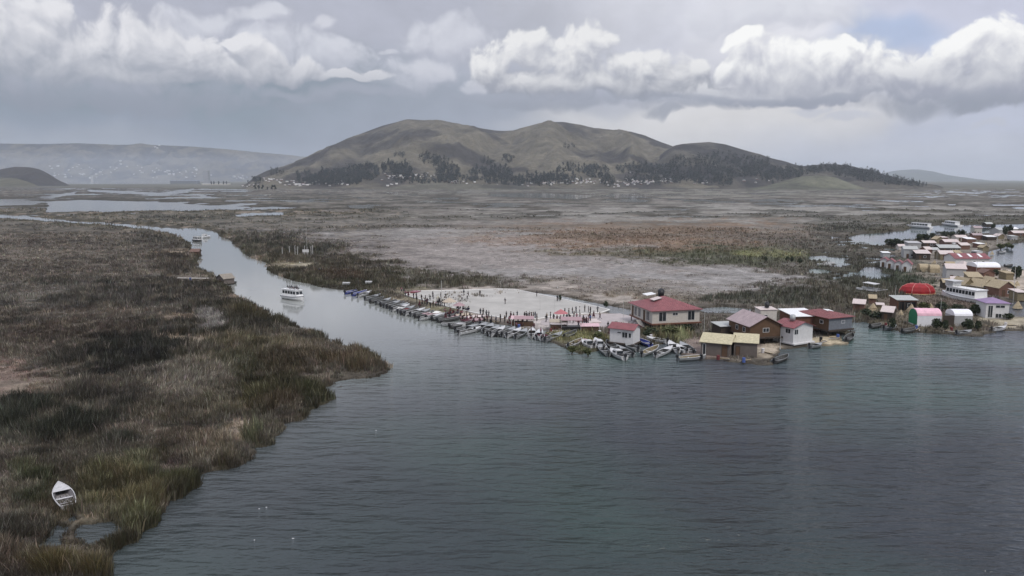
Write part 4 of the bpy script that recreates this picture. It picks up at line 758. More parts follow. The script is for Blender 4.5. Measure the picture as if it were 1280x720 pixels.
# ---------------------------------------------------------------- boats
def hull_rings(Lh, B, H, n=9, bow=1.0, stern=.72, flare=.12):
    """open boat hull pointing along +x, stern at x=0; returns outer rings and gunwale outline"""
    out = []
    for i in range(n):
        t = i / (n - 1); w = B / 2 * (stern + (1 - stern) * math.sin(min(t / .45, 1) * math.pi / 2)) * (1 if t < .45 else max(.02, 1 - ((t - .45) / .55) ** 2.2)); z = H * (1 + .45 * t ** 3); k = .12 * t ** 4 * H
        x = Lh * t; out.append((x, w, z, k))
    return out
def boat_parts(root, Lh, B, H, outer, inner, rim, motor=True, seats=3, deck=None, cover=None):
    R = hull_rings(Lh, B, H); mb = MB(); n = 6; vs = []; fs = []
    for (x, w, z, k) in R: vs += [(x, -w, z), (x - .02, -w * .86, z * .35), (x - .05 * Lh * (x / Lh), -w * .35, k - .12), (x - .05 * Lh * (x / Lh), w * .35, k - .12), (x - .02, w * .86, z * .35), (x, w, z)]
    for i in range(len(R) - 1):
        for j in range(n - 1): a_ = i * n + j; fs.append((a_, a_ + n, a_ + n + 1, a_ + 1))
    fs.append((0, 1, 2, 3, 4, 5)); mb.add(vs, fs); hull = mb.obj('hull', outer, root)
    ib = MB(); vs = []; fs = []; m = 4
    for (x, w, z, k) in R: xx = .06 + x * .965; vs += [(xx, -w * .88, z - .01), (xx, -w * .7, .12 + k), (xx, w * .7, .12 + k), (xx, w * .88, z - .01)]
    for i in range(len(R) - 1):
        for j in range(m - 1): a_ = i * m + j; fs.append((a_, a_ + 1, a_ + m + 1, a_ + m))
    fs.append((0, 3, 2, 1)); ib.add(vs, fs); ib.obj('inside', inner, root)
    rb = MB(); pts = [(x, -w, z) for x, w, z, k in R] + [(x, w, z) for x, w, z, k in R[::-1]]
    for i in range(len(pts)):
        a_, b_ = pts[i], pts[(i + 1) % len(pts)]
        if math.dist(a_, b_) > .02: rb.tube((a_[0], a_[1], a_[2] + .012), (b_[0], b_[1], b_[2] + .012), .055, n=5)
    rb.obj('gunwale', rim, root)
    for s_ in range(seats):
        x = Lh * (.16 + .22 * s_); w = B / 2 * .86 * (1 if x < Lh * .5 else .82); MB().box(x, x + .28, -w, w, H * .62, H * .70).obj('bench', rim if s_ % 2 else inner, root)
    if deck:
        i0 = len(R) - 4; mb = MB(); vs = []; fs = []
        for (x, w, z, k) in R[i0:]: vs += [(x, -w * .96, z + .02), (x, w * .96, z + .02)]
        for i in range(len(R) - i0 - 1): fs.append((2*i, 2*i+2, 2*i+3, 2*i+1))
        mb.add(vs, fs); mb.obj('foredeck', deck, root)
    if cover:
        mb = MB(); mb.rings([[(Lh * .34, -B * .40, H), (Lh * .36, -B * .28, H + .7), (Lh * .36, B * .28, H + .7), (Lh * .34, B * .40, H)], [(Lh * .66, -B * .38, H * 1.05), (Lh * .60, -B * .24, H + .66), (Lh * .60, B * .24, H + .66), (Lh * .66, B * .38, H * 1.05)]]); cb = mb.obj('canopy', cover, root); MB().box(Lh * .315, Lh * .335, -B * .3, B * .3, H + .12, H + .58).obj('pane', GLASS, cb); [MB().box(Lh * .40, Lh * .58, s_ * B * .36 - .03, s_ * B * .36 + .03, H + .15, H + .48).obj('pane', GLASS, cb) for s_ in (-1, 1)]
    if motor:
        mb = MB(); mb.rings([[(-.55, -.17, H + .02), (-.1, -.17, H + .02), (-.1, .17, H + .02), (-.55, .17, H + .02)], [(-.62, -.2, H + .3), (-.05, -.18, H + .34), (-.05, .18, H + .34), (-.62, .2, H + .3)], [(-.48, -.13, H + .62), (-.12, -.12, H + .58), (-.12, .12, H + .58), (-.48, .13, H + .62)]])
        mo = mb.obj('outboard_motor', DARK, root); MB().box(-.42, -.26, -.07, .07, -.35, H + .02).obj('motor_leg', DARK, mo)
def proto(kind_, label, cat, Lh, B, H, *a, **k):
    t = thing(kind_, label, cat, (0, 0, 0)); boat_parts(t, Lh, B, H, *a, **k); return t
PROT = {}
BLAB = {'grey': 'grey wooden skiff', 'dark': 'dark planked skiff', 'white': 'white-rimmed skiff', 'blue': 'blue skiff', 'pale': 'white canopied boat', 'green': 'greenish white skiff'}
def getboat(st):
    args = {'grey': (6.6, 1.85, .62, BOATG, BOATD, ALU), 'dark': (6.6, 1.85, .6, BOATD, BOATD, BOATG), 'white': (6.8, 1.7, .66, BOATW, BOATD, BOATW), 'blue': (6.4, 1.7, .62, BOATB, BOATB, BOATW), 'pale': (6.6, 2.0, .75, BOATW, BOATG, BOATW), 'green': (6.4, 1.7, .62, ALU, OCH, BOATW)}[st]
    kw = dict(seats=3); 
    if st in ('white', 'pale', 'grey'): kw['deck'] = BOATW if st != 'grey' else ALU
    if st == 'pale': kw['cover'] = BOATW
    return args, kw
ROWS = {
 'the upstream mooring row': [(432,368,461,362,'blue'),(441,370.5,468,363.5,'blue'),(448,372,474,364.5,'white'),(457,376,484,369,'grey'),(463.5,379.5,490,371,'dark'),(471,381.5,498,373.5,'grey'),(476.5,383.5,504,376,'dark'),(480.5,385,508,377.5,'grey'),(484.5,386,512,379,'dark'),(488.5,388,516,381,'grey'),(491,390,519,382.5,'white'),(498,392,525,384.5,'grey'),(502,394,530,386.5,'dark'),(507,395,535,388.5,'white'),(514,396,541,389.5,'grey'),(519.5,398,547,391,'dark'),(525,401,554,396.5,'white')],
 'the middle mooring row': [(534,400,560,395,'grey'),(541,401.5,568,397,'dark'),(547.5,403.5,575,400,'dark'),(563,411,590,406,'dark'),(585,414,606,405,'dark'),(594,415.5,612,405,'grey'),(553,407.5,582,409.5,'white'),(570,415.5,598,410,'grey'),(574,419.5,601,413.5,'white'),(605,417,620,406,'grey'),(610,420,628,409,'grey'),(614,421,635,411,'white'),(622,421,645,411,'dark'),(628,421.5,646,412,'grey'),(634,423,653,414,'white'),(645,424,659,415,'grey')],
 'the cluster below the stalls': [(664,423.5,666,414,'white'),(671,425,677,415,'white'),(677,426.5,672,415,'white'),(682,428,705,419,'grey'),(706,424,720,417,'dark'),(711,436,727,428,'green')],
 'the tangle beside the white cabin': [(742,437,728,431,'pale'),(754,439,742,427,'pale'),(760,446,749,435,'grey'),(781,451,763,442,'pale'),(790,447,771,437,'grey'),(772,440,758,430,'dark'),(797,440,782,434,'grey'),(813,434,801,429,'blue'),(803,446,827,435,'green'),(820,447.5,843,437,'white'),(833,430,820,428,'white'),(847,442,835,430,'white'),(858,443,846,436,'white'),(866,443,848,431,'grey'),(848,451.5,882,449.5,'green')],
}
def heading(a, b): return math.atan2(b[1] - a[1], b[0] - a[0]), math.hypot(b[0] - a[0], b[1] - a[1])
for row, bs in ROWS.items():
    for i, (sx_, sy_, bx_, by_, st) in enumerate(bs):
        a, b = G(sx_, sy_), G(bx_, by_); rz, ln = heading(a, b); ln = min(max(ln, 4.6), 7.6)
        lab = f"{BLAB[st]}, {ORD[i]} from upstream in {row}"
        key = st
        if key not in PROT:
            args, kw = getboat(st); PROT[key] = (t := proto('moored_motorboat', lab, 'boat', *args, **kw), args[0]); t['group'] = 'motorboats moored at the sports ground'; t.location = (a[0], a[1], .08); t.rotation_euler.z = rz
        else: t = dup(PROT[key][0], (a[0], a[1], .08), rz, lab)
        s_ = ln / PROT[key][1]; t.scale = (s_, .95 + .1 * random.random(), 1.)
# rowing boat in the reeds, bottom left
a, b = G(86, 639, .35), G(73.5, 612, .35); rz, ln = heading(a, b)
t = thing('rowing_boat', 'pale empty rowing boat pulled up among dark reeds by the ponds', 'boat', (a[0], a[1], .42), rz)
boat_parts(t, ln * .98, 1.85, .6, mat('boat_weathered', (.38,.37,.37), .6, .2, 3), mat('boat_inner_pale', (.27,.255,.26), .7, .3, 3, bump=.2), mat('boat_rim', (.50,.49,.49), .6, .25, 3), motor=False, seats=2, deck=mat('boat_rim', (.7,.7,.7)))
for i in range(5): MB().box(ln * .12 + i * .45, ln * .12 + i * .45 + .08, -.75, .75, .13, .2).obj('floor_rib', BOATW, t)
# tour boats
def tour_boat(name, label, a, b, B, H, ch, cabin=(.12, .82), top=None, group=None, riders=False, hullm=TOURW, roofm=TOURW, zc=0., nw=5):
    rz, ln = heading(a, b); t = thing(name, label, 'boat', (a[0], a[1], .1), rz, group); R = hull_rings(ln, B, H, stern=.9); mb = MB(); vs = []; fs = []; n = 6
    for (x, w, z, k) in R: vs += [(x, -w, z), (x, -w * .88, z * .3), (x, -w * .4, -.3), (x, w * .4, -.3), (x, w * .88, z * .3), (x, w, z)]
    for i in range(len(R) - 1):
        for j in range(n - 1): q = i * n + j; fs.append((q, q + n, q + n + 1, q + 1))
        fs.append((i * n + 5, i * n + 11, i * n + 6, i * n))
    fs.append((0, 1, 2, 3, 4, 5)); mb.add(vs, fs); mb.obj('hull', hullm, t)
    x0, x1 = ln * cabin[0], ln * cabin[1]; w0 = B * .42; mb = MB(); z0 = H + .05; z1 = H + ch
    sl = .5; mb.rings([[(x0, -w0, z0), (x1, -w0 * .8, z0), (x1, w0 * .8, z0), (x0, w0, z0)], [(x0, -w0 * .94, z1), (x1 - sl, -w0 * .74, z1), (x1 - sl, w0 * .74, z1), (x0, w0 * .94, z1)]]); cab = mb.obj('cabin', TOURW, t)
    for s_ in (-1, 1):
        for i in range(nw):
            u0 = x0 + (x1 - sl - x0) * (i + .12) / nw; u1 = x0 + (x1 - sl - x0) * (i + .90) / nw; f = lambda u, k: w0 * (1 - .2 * (u - x0) / (x1 - x0)) * k + .02
            za, zb = z0 + ch * .36, z0 + ch * .80; ka, kb = 1 - .06 * .36 + .01, 1 - .06 * .8 + .01
            q = [(u0, s_ * f(u0, ka), za), (u1, s_ * f(u1, ka), za), (u1, s_ * f(u1, kb), zb), (u0, s_ * f(u0, kb), zb)]; q2 = [(x, y - s_ * .03, z) for x, y, z in q]
            MB().add(q + q2, [(0,1,2,3),(7,6,5,4),(0,4,5,1),(1,5,6,2),(2,6,7,3),(3,7,4,0)]).obj('window', GLASS, cab)
    for s_ in (-1, 1):
        w1 = w0 * .8; y0, y1 = sorted((s_ * .08, s_ * w1 * .9)); xa = x1 - sl * .30 + .03; xb = x1 - sl * .78 + .03
        MB().add([(xa, y0, z0 + ch * .34), (xa, y1, z0 + ch * .34), (xb, y1 * .97, z0 + ch * .8), (xb, y0, z0 + ch * .8), (xa - .05, y0, z0 + ch * .34), (xa - .05, y1, z0 + ch * .34), (xb - .05, y1 * .97, z0 + ch * .8), (xb - .05, y0, z0 + ch * .8)], [(0,1,2,3),(7,6,5,4),(0,4,5,1),(1,5,6,2),(2,6,7,3),(3,7,4,0)]).obj('windscreen', GLASS, cab)
    MB().slab([(x0 - .3, -w0 * 1.0, z1 + .12), (x1 - sl * .6, -w0 * .8, z1 + .12), (x1 - sl * .6, w0 * .8, z1 + .12), (x0 - .3, w0 * 1.0, z1 + .12)], .11).obj('roof', roofm, t)
    rb = MB(); zr = z1 + .12
    for s_ in (-1, 1):
        rb.tube((x0, s_ * w0 * .85, zr + .55), (x1 - sl * 2, s_ * w0 * .68, zr + .55), .03, n=4)
        for i in range(4): u = x0 + (x1 - sl * 2 - x0) * i / 3; rb.tube((u, s_ * w0 * (.85 - .17 * i / 3), zr), (u, s_ * w0 * (.85 - .17 * i / 3), zr + .55), .025, n=4)
    rb.obj('railing', ALU, t)
    MB().tube((x0 + .2, 0, zr), (x0 + .2, 0, zr + 1.7), .035, n=5).obj('mast', ALU, t)
    mb = MB()
    for i in range(len(R) - 1):
        for s_ in (-1, 1): mb.tube((R[i][0], s_ * (R[i][1] + .02), R[i][2] - .12), (R[i+1][0], s_ * (R[i+1][1] + .02), R[i+1][2] - .12), .06, n=5)
    mb.obj('rubbing_strake', mat('navy_strake', (.05,.06,.10), .5, .2, 3), t)
    return t, zr, x0, x1, rz
TB = tour_boat('tour_boat', 'white tour boat with people on its roof cruising down the channel', G(356, 372.5), G(380, 376.5), 3.3, .95, 1.75, (.10, .80))
tour_boat('tour_boat', 'dark-hulled boat with a small cabin far up the channel', G(243, 301.5), G(252, 302.5), 3.2, .9, 1.6, (.15, .8), hullm=BOATD, roofm=GROOF, nw=3)
tour_boat('tour_boat', 'small white launch just behind the dark boat far up the channel', G(252, 298), G(263, 297), 2.6, .8, 1.2, (.2, .6), nw=3)
tour_boat('tour_boat', 'white tour boat moored on the marsh side of the far lagoon', G(1164, 286), G(1133, 284), 4.4, 1.2, 2.1, (.08, .78), nw=6)
tour_boat('tour_boat', 'white tour boat moored farthest across the lagoon', G(1200, 283.5), G(1177, 281), 4.2, 1.1, 2.1, (.15, .75), nw=5)
t_ = tour_boat('tour_boat', 'long white double-deck tour boat with an upper bridge moored beside the reed huts', G(1231, 381), G(1177, 371), 5.0, 1.3, 2.2, (.10, .82), nw=9)
MB().box(9.5, 12.2, -1.4, 1.4, t_[1] + .01, t_[1] + 1.3).obj('bridge', BOATW, t_[0]); MB().slab([(8.9, -1.7, t_[1] + 1.5), (12.9, -1.7, t_[1] + 1.5), (12.9, 1.7, t_[1] + 1.5), (8.9, 1.7, t_[1] + 1.5)], .12).obj('bridge_roof', BOATW, t_[0])
tour_boat('tour_boat', 'white launch with a canopy moored behind the long red hall', G(1226, 323), G(1212, 321), 3.2, 1.0, 1.8, (.15, .75), nw=4)
# light catamaran lying in the reeds
a, b = G(1074, 362, .3), G(1106, 366, .3); rz, ln = heading(a, b); t = thing('catamaran', 'light white catamaran with an awning lying in the reeds', 'boat', (a[0], a[1], .5), rz)
for s_ in (-1, 1):
    MB().rings([[(0, s_*1.5 - .3, .1), (0, s_*1.5 + .3, .1), (0, s_*1.5 + .25, .6), (0, s_*1.5 - .25, .6)], [(ln * .8, s_*1.5 - .3, .1), (ln * .8, s_*1.5 + .3, .1), (ln * .8, s_*1.5 + .25, .6), (ln * .8, s_*1.5 - .25, .6)], [(ln, s_*1.5 - .03, .55), (ln, s_*1.5 + .03, .55), (ln, s_*1.5 + .03, .7), (ln, s_*1.5 - .03, .7)]]).obj('float', BOATW, t)
MB().slab([(ln*.2, -1.7, .72), (ln*.75, -1.7, .72), (ln*.75, 1.7, .72), (ln*.2, 1.7, .72)], .1).obj('deck', BOATG, t); MB().slab([(ln*.22, -1.5, 2.3), (ln*.7, -1.5, 2.1), (ln*.7, 1.5, 2.1), (ln*.22, 1.5, 2.3)], .08).obj('awning', BOATW, t)
for x in (.26, .66):
    for s_ in (-1, 1): MB().tube((ln * x, s_ * 1.3, .72), (ln * x, s_ * 1.3, 2.08), .05, n=5).obj('post', ALU, t)
# hut, jetty and canoe on the near bank
c_, rz, w = sited((271, 354), (280, 355.5), 3.6, .3); building('bank_hut', 'reed-walled hut with a pale sloping roof at the channel bend', 'hut', c_, rz, w, 3.6, 1.8, 'gable', 1.2, WOODG, mat('dull_thatch', (.27,.24,.20), .9, .4, 3), .3, 'y', wins={'f': [(-.4, .4, .05, 1.6, 'd')]})
a, b = G(285, 354.5), G(296, 354.5); rz, ln = heading(a, b); t = thing('canoe', 'small dark canoe moored at the pale-roofed hut by the bend', 'boat', (a[0], a[1], .08), rz); boat_parts(t, ln, 1.3, .5, BOATD, BOATD, BOATG, motor=False, seats=2)
g = G(245, 319, .3); building('bank_hut', 'tiny brown hut on the farther peat landing of the near bank', 'hut', g, .1, 3.4, 3.2, 1.8, 'gable', 1.0, WOODB, BROWNR, .3)
a, b = G(222, 348.5, .3), G(262, 349, .3); rz, ln = heading(a, b); t = thing('jetty', 'low pale plank jetty running to the hut at the bend', 'jetty', (a[0], a[1], .35), rz)
MB().box(0, ln, -.5, .5, .2, .3).obj('walkway', CREAM, t)
for i in range(5): MB().tube((ln * i / 4, 0, -.8), (ln * i / 4, 0, .19), .08, n=6).obj('post', WOODD, t)
for (px, py, wl, lab) in [(433, 357, 2.2, 'low white crate-like float lying in the olive reeds'), (461, 355.5, 2.0, 'white upturned dinghy lying in the olive reeds'), (1030, 333, 5., 'white flat raft among the marsh pools'), (1036, 331, 4., 'short white punt behind the flat raft')]:
    a = G(px, py, .3); t = thing('float_raft', lab, 'raft', (a[0], a[1], 1.0)); mb = MB().box(-wl / 2, wl / 2, -.7, .7, .05, .32); mb.obj('deck', BOATW, t)
    for s_ in (-1, 1): MB().tube((-wl / 2, s_ * .5, -.18), (wl / 2, s_ * .5, -.18), .2, n=8).obj('float', ALU, t)
# ---------------------------------------------------------------- sports ground
PI_ = [(506,369),(520,364),(560,363.5),(622,361.5),(644,362),(668,367),(700,373.5),(735,381),(762,387.5),(752,391),(700,394.5),(672,399),(640,399.5),(618,396),(592,391),(566,385),(535,377)]
pts = [G(x, y, .33) for x, y in PI_]
def slab_poly(name, pts, z0, z1, m):
    n = len(pts); mb = MB().add([(p[0], p[1], z1) for p in pts] + [(p[0], p[1], z0) for p in pts], [tuple(range(n))[::-1], tuple(range(n, 2 * n))] + [(i, (i + 1) % n, n + (i + 1) % n, n + i) for i in range(n)]); return mb.obj(name, m)
o = slab_poly('sports_pitch', pts, .1, .36, COURT); o['kind'] = 'structure'; o['label'] = 'pale levelled sports pitch'
kb = MB(); c0 = sum(pts) / len(pts)
for i in range(len(pts)):
    a, b = pts[i], pts[(i + 1) % len(pts)]; kb.tube((a[0], a[1], .40), (b[0], b[1], .40), .16, n=6)
o = kb.obj('pitch_edging', LINE); tag(o, 'white edging rope lying round the pale sports pitch', 'edging')
slab_poly('plaza', [G(*p, .3) for p in [(690,396),(752,392.5),(775,392),(800,398),(800,404),(770,408),(735,409),(700,409),(676,406),(676,401)]], .1, .345, mat('plaza_ground', (.40,.36,.35), .95, .15, .6))['kind'] = 'structure'
def pole(px, py, h, label, r=.05, top=None, cat='pole', name='pole'):
    g = G(px, py, .3); t = thing(name, label, cat, (g[0], g[1], .25)); MB().tube((0, 0, 0), (0, 0, h), r, r * .7, n=6).obj('shaft', POLEM, t); MB().tube((0, 0, 0), (0, 0, .25), r * 2.5, n=6).obj('base', POLEM, t)
    if top: MB().box(-.02, .9, -.03, .03, h - .7, h - .1).obj('flag', top, t)
pole(384, 318.5, 15, 'very tall thin mast standing by the white posts in the marsh', .06, cat='mast', name='mast')
pole(552, 369, 4.2, 'white pole standing on the far edge of the sports pitch', .07)
pole(693.5, 392, 4., 'thin pole standing inside the pitch near the crowd', .05); pole(675, 388, 4.3, 'thin pale pole on the near half of the pitch', .04)
pole(1246, 309, 8, 'tall bleached post beside the white-roofed hut at the right lagoon', .12); pole(1268, 352, 6, 'thin pole beside the round green bush', .08)
for i, px in enumerate([353, 362, 369, 372, 381, 384, 389, 391]):
    g = G(px, 320 + (i % 3) * .3, .3); t = thing('fence_post', 'bleached white post in the short row beside the tall mast', 'post', (g[0], g[1], .3), 0, 'white posts by the mast'); h = 3.4 + (i * 37 % 5) * .25; MB().tube((0, 0, 0), (0, 0, h), .11, .09, n=6).obj('shaft', WHITE, t); MB().tube((0, 0, h - .01), (.15, 0, h + .5), .09, .05, n=6).obj('tip', WHITE, t)
g = G(383, 319, .3); t = thing('signboard', 'white board on two legs at the foot of the tall mast', 'sign', (g[0], g[1] - 1, .3)); MB().box(-1.4, 1.4, -.05, .05, 1.4, 2.6).obj('board', WHITE, t); [MB().box(s_ - .06, s_ + .06, .06, .14, 0, 2.5).obj('leg', POLEM, t) for s_ in (-1, 1)]
# stalls, umbrellas and cloths
def stall(px, py, w, d, h, top, body, label, rz=0):
    g = G(px, py, .35); t = thing('market_stall', label, 'stall', (g[0], g[1], .34), rz)
    MB().slab([(-w/2, -d/2, h), (w/2, -d/2, h), (w/2, d/2, h + .35), (-w/2, d/2, h + .35)], .06).obj('awning', top, t); MB().box(-w/2 + .2, w/2 - .2, -d/2 + .1, d/2 - .5, .0, .85).obj('counter', body, t)
    for a_ in (-1, 1):
        for b_ in (-1, 1): MB().tube((a_ * (w/2 - .1), b_ * (d/2 - .1), 0), (a_ * (w/2 - .1), b_ * (d/2 - .1), h + (.24 if b_ > 0 else -.04)), .04, n=5).obj('post', POLEM, t)
stall(714, 412, 4.6, 2.6, 2.3, PINK, DARK, 'stall with a flat pink awning over a black counter'); stall(698, 411, 4.0, 2.2, 1.7, mat('straw_awning', (.38,.33,.26), .9, .2, 2), CL['brown'], 'stall with a beige awning over dark goods')
stall(655, 406.5, 4.5, 2.2, 1.6, PINK, CL['brown'], 'low stall with a pink awning below the row of standing spectators'); stall(647, 406, 3.0, 2.2, 1.6, mat('rose_awning', (.60,.42,.44), .9, .2, 2), CL['brown'], 'low stall with a pale rose awning, first on the shore side')
stall(737, 413, 4.2, 2., 1.1, mat('rose_awning', (.6,.4,.4)), CL['brown'], 'knee-high stall with a rose awning, nearest the white cabin')
def umbrella(px, py, label, m, s=1.):
    g = G(px, py, .35); t = thing('umbrella', label, 'umbrella', (g[0], g[1], .34)); n = 8
    MB().tube((0, 0, 0), (0, 0, 2.3 * s), .04, n=5).obj('pole', POLEM, t); MB().rings([[(1.6 * s * math.cos(6.283 * i / n), 1.6 * s * math.sin(6.283 * i / n), 1.9 * s) for i in range(n)], [(.02 * math.cos(6.283 * i / n), .02 * math.sin(6.283 * i / n), 2.75 * s) for i in range(n)]]).obj('canopy', m, t)
umbrella(701, 402.5, 'pointed coral-pink umbrella behind the pink awning', mat('coral_cloth', (.42,.16,.17), .9, .15, 2), 1.1)
umbrella(562, 388, 'cream umbrella among the spectators at the near corner of the pitch', CL['cream'], 1.2); umbrella(574, 391, 'pink umbrella among the sitting spectators', PINK, 1.)
for i, (px, py, s_, m, lab) in enumerate([(534,393,2.2,PINK,'pink'),(543,391,2.4,LINE,'white'),(550,394,2.2,CL['red'],'red'),(509,387,1.8,CL['red'],'red'),(503,386,1.8,LINE,'white'),(566,397,2.6,PINK,'pink'),(580,394,2.8,CL['cream'],'cream'),(588,397,2.6,PALER,'pale rose'),(594,400,2.6,PINK,'pink'),(600,396,2.6,PALER,'pale rose'),(519,365,2.4,CL['pink'],'magenta'),(514,366,2.,CL['red'],'red'),(583,401,2.2,CL['maroon'],'maroon'),(560,392,2.,CL['maroon'],'maroon'),(741,402,3,PALER,'pale rose'),(727,401,2.4,PINK,'pink'),(678,420,2,CL['maroon'],'maroon'),(733,427,2.4,PINK,'pink')]):
    g = G(px, py, .36); r = random.Random(i); n = 6; mb = MB(); top = []; 
    for a_ in range(n):
        for b_ in range(n): top.append(((a_ / (n - 1) - .5) * s_ * 1.3, (b_ / (n - 1) - .5) * s_, .12 + r.random() * .22))
    bot = [(x, y, 0.) for x, y, z in top]; fs = [(a_ * n + b_, a_ * n + n + b_, a_ * n + n + b_ + 1, a_ * n + b_ + 1) for a_ in range(n - 1) for b_ in range(n - 1)]
    rim = [i_ for i_ in range(n)] + [k * n + n - 1 for k in range(1, n)] + [n * n - 1 - k for k in range(1, n)] + [k * n for k in range(n - 2, 0, -1)]
    mb.add(top + bot, fs + [tuple(x + n * n for x in f[::-1]) for f in fs] + [(rim[k], rim[(k + 1) % len(rim)], rim[(k + 1) % len(rim)] + n * n, rim[k] + n * n) for k in range(len(rim))])
    side = ['by the moored boats at the upstream end', 'near the umbrellas', 'at the middle mooring row', 'near the stalls', 'at the far corner of the pitch'][0 if px < 512 and py > 380 else 4 if py < 370 else 1 if px < 572 else 2 if px < 620 else 3]
    o = mb.obj('textile_cloth', m); o.location = (g[0], g[1], .35); o.rotation_euler.z = r.random() * 3
    tag(o, f'{lab} cloth of goods spread on the ground {side}', 'cloth', f'{lab} cloths spread {side}')
# ---------------------------------------------------------------- people
def person_mesh(pose):
    H = 1.65
    if pose == 'stand': J = dict(pel=(0,0,.88), ch=(0,0,1.22), ne=(0,0,1.40), hd=(0,.02,1.56), sl=(-.17,0,1.34), el=(-.24,.0,1.08), hl=(-.23,.08,.84), sr=(.17,0,1.34), er=(.25,0,1.08), hr=(.22,.1,.86), kl=(-.11,.02,.48), fl=(-.12,-.02,.07), tl=(-.13,.12,.04), kr=(.11,.02,.48), fr=(.12,-.02,.07), tr=(.14,.12,.04))
    elif pose == 'walk': J = dict(pel=(0,0,.87), ch=(0,.04,1.2), ne=(0,.06,1.38), hd=(0,.10,1.54), sl=(-.17,.04,1.32), el=(-.23,-.12,1.08), hl=(-.22,-.06,.86), sr=(.17,.04,1.32), er=(.23,.16,1.10), hr=(.2,.34,.98), kl=(-.1,.16,.50), fl=(-.1,.20,.07), tl=(-.1,.34,.05), kr=(.1,-.04,.46), fr=(.1,-.32,.12), tr=(.1,-.2,.03))
    elif pose == 'point': J = dict(pel=(0,0,.88), ch=(0,0,1.22), ne=(0,0,1.40), hd=(0,.02,1.56), sl=(-.17,0,1.34), el=(-.40,.0,1.30), hl=(-.62,.05,1.38), sr=(.17,0,1.34), er=(.28,-.06,1.12), hr=(.16,.08,.98), kl=(-.14,.04,.48), fl=(-.18,-.02,.07), tl=(-.2,.12,.04), kr=(.13,.02,.48), fr=(.15,-.06,.07), tr=(.18,.08,.04))
    else: J = dict(pel=(0,0,.18), ch=(0,.04,.55), ne=(0,.06,.74), hd=(0,.1,.90), sl=(-.17,.05,.68), el=(-.24,.14,.44), hl=(-.12,.36,.38), sr=(.17,.05,.68), er=(.24,.14,.44), hr=(.12,.36,.38), kl=(-.17,.42,.42), fl=(-.15,.66,.08), tl=(-.15,.80,.06), kr=(.17,.42,.42), fr=(.15,.66,.08), tr=(.15,.80,.06))
    names = list(J); E = [('pel','ch'),('ch','ne'),('ne','hd'),('ch','sl'),('sl','el'),('el','hl'),('ch','sr'),('sr','er'),('er','hr'),('pel','kl'),('kl','fl'),('fl','tl'),('pel','kr'),('kr','fr'),('fr','tr')]
    me = bpy.data.meshes.new('person'); me.from_pydata([J[k] for k in names], [(names.index(a_), names.index(b_)) for a_, b_ in E], []); o = bpy.data.objects.new('tmp_person', me); COL.objects.link(o)
    o.modifiers.new('s', 'SKIN'); R = dict(pel=.15, ch=.16, ne=.065, hd=.11, sl=.075, sr=.075, el=.05, er=.05, hl=.04, hr=.04, kl=.075, kr=.075, fl=.05, fr=.05, tl=.04, tr=.04)
    for i, k in enumerate(names): me.skin_vertices[0].data[i].radius = (R[k], R[k] * (.8 if k in ('ch', 'pel') else 1)); me.skin_vertices[0].data[i].use_root = k == 'pel'
    sb = o.modifiers.new('u', 'SUBSURF'); sb.levels = 1; sb.render_levels = 1
    bpy.context.view_layer.update(); dg = bpy.context.evaluated_depsgraph_get(); m2 = bpy.data.meshes.new_from_object(o.evaluated_get(dg)); bpy.data.objects.remove(o); m2.name = 'person'
    m2.materials.clear(); [m2.materials.append(SKIN) for _ in range(3)]
    J_ = {k: Vector(v) for k, v in J.items()}; top = {'hd', 'hl', 'hr'}; bot = {'kl', 'kr', 'fl', 'fr', 'tl', 'tr', 'pel'}
    for p in m2.polygons:
        k = min(J_, key=lambda q: (J_[q] - p.center).length); p.material_index = 0 if k in top else (2 if k in bot else 1); p.use_smooth = True
    hd = J_['hd']; hm_ = MB().blob((hd.x, hd.y - .025, hd.z + .045), .115, .12, .095, 3, 8, 5, .05).obj('hair', HAIR); hme = hm_.data; bpy.data.objects.remove(hm_)
    skm = None
    if pose in ('stand', 'walk'):
        sk = MB().rings([[(.17 * math.cos(a_ * .6283), .15 * math.sin(a_ * .6283), 1.0) for a_ in range(10)], [(.30 * math.cos(a_ * .6283), .28 * math.sin(a_ * .6283), .62) for a_ in range(10)], [(.36 * math.cos(a_ * .6283), .34 * math.sin(a_ * .6283), .38) for a_ in range(10)]]).obj('skirt', CL['red']); skm = sk.data; bpy.data.objects.remove(sk)
    hatm = MB().tube((hd.x, hd.y, hd.z + .09), (hd.x, hd.y, hd.z + .115), .2, n=12).tube((hd.x, hd.y, hd.z + .11), (hd.x, hd.y, hd.z + .24), .11, .09, n=12).obj('hat', CL['brown']); hat = hatm.data; bpy.data.objects.remove(hatm)
    return m2, hme, skm, hat
PM = {k: person_mesh(k) for k in ('stand', 'walk', 'point', 'sit')}
def person(px, py, top, bottom, pose, label, group=None, z=.36, skirt=None, hat=False, loc=None, rz=None, seed=0):
    r = random.Random(int(px * 13 + py * 7) + seed); g = loc if loc is not None else G(px, py, z); bm, hm_, sk, hat_ = PM[pose]
    o = bpy.data.objects.new('person', bm); COL.objects.link(o); o.location = (g[0], g[1], z if loc is None else loc[2]); o.rotation_euler.z = r.random() * 6.28 if rz is None else rz; s_ = .95 + .12 * r.random(); o.scale = (s_,) * 3
    for i, m in ((0, SKIN), (1, CL[top]), (2, CL[bottom])): o.material_slots[i].link = 'OBJECT'; o.material_slots[i].material = m
    tag(o, label, 'person', group); h = bpy.data.objects.new('hair', hm_); COL.objects.link(h); h.parent = o
    if skirt and sk: k = bpy.data.objects.new('skirt', sk); COL.objects.link(k); k.parent = o; k.material_slots[0].link = 'OBJECT'; k.material_slots[0].material = CL[skirt]
    if hat: k = bpy.data.objects.new('hat', hat_); COL.objects.link(k); k.parent = o
    return o
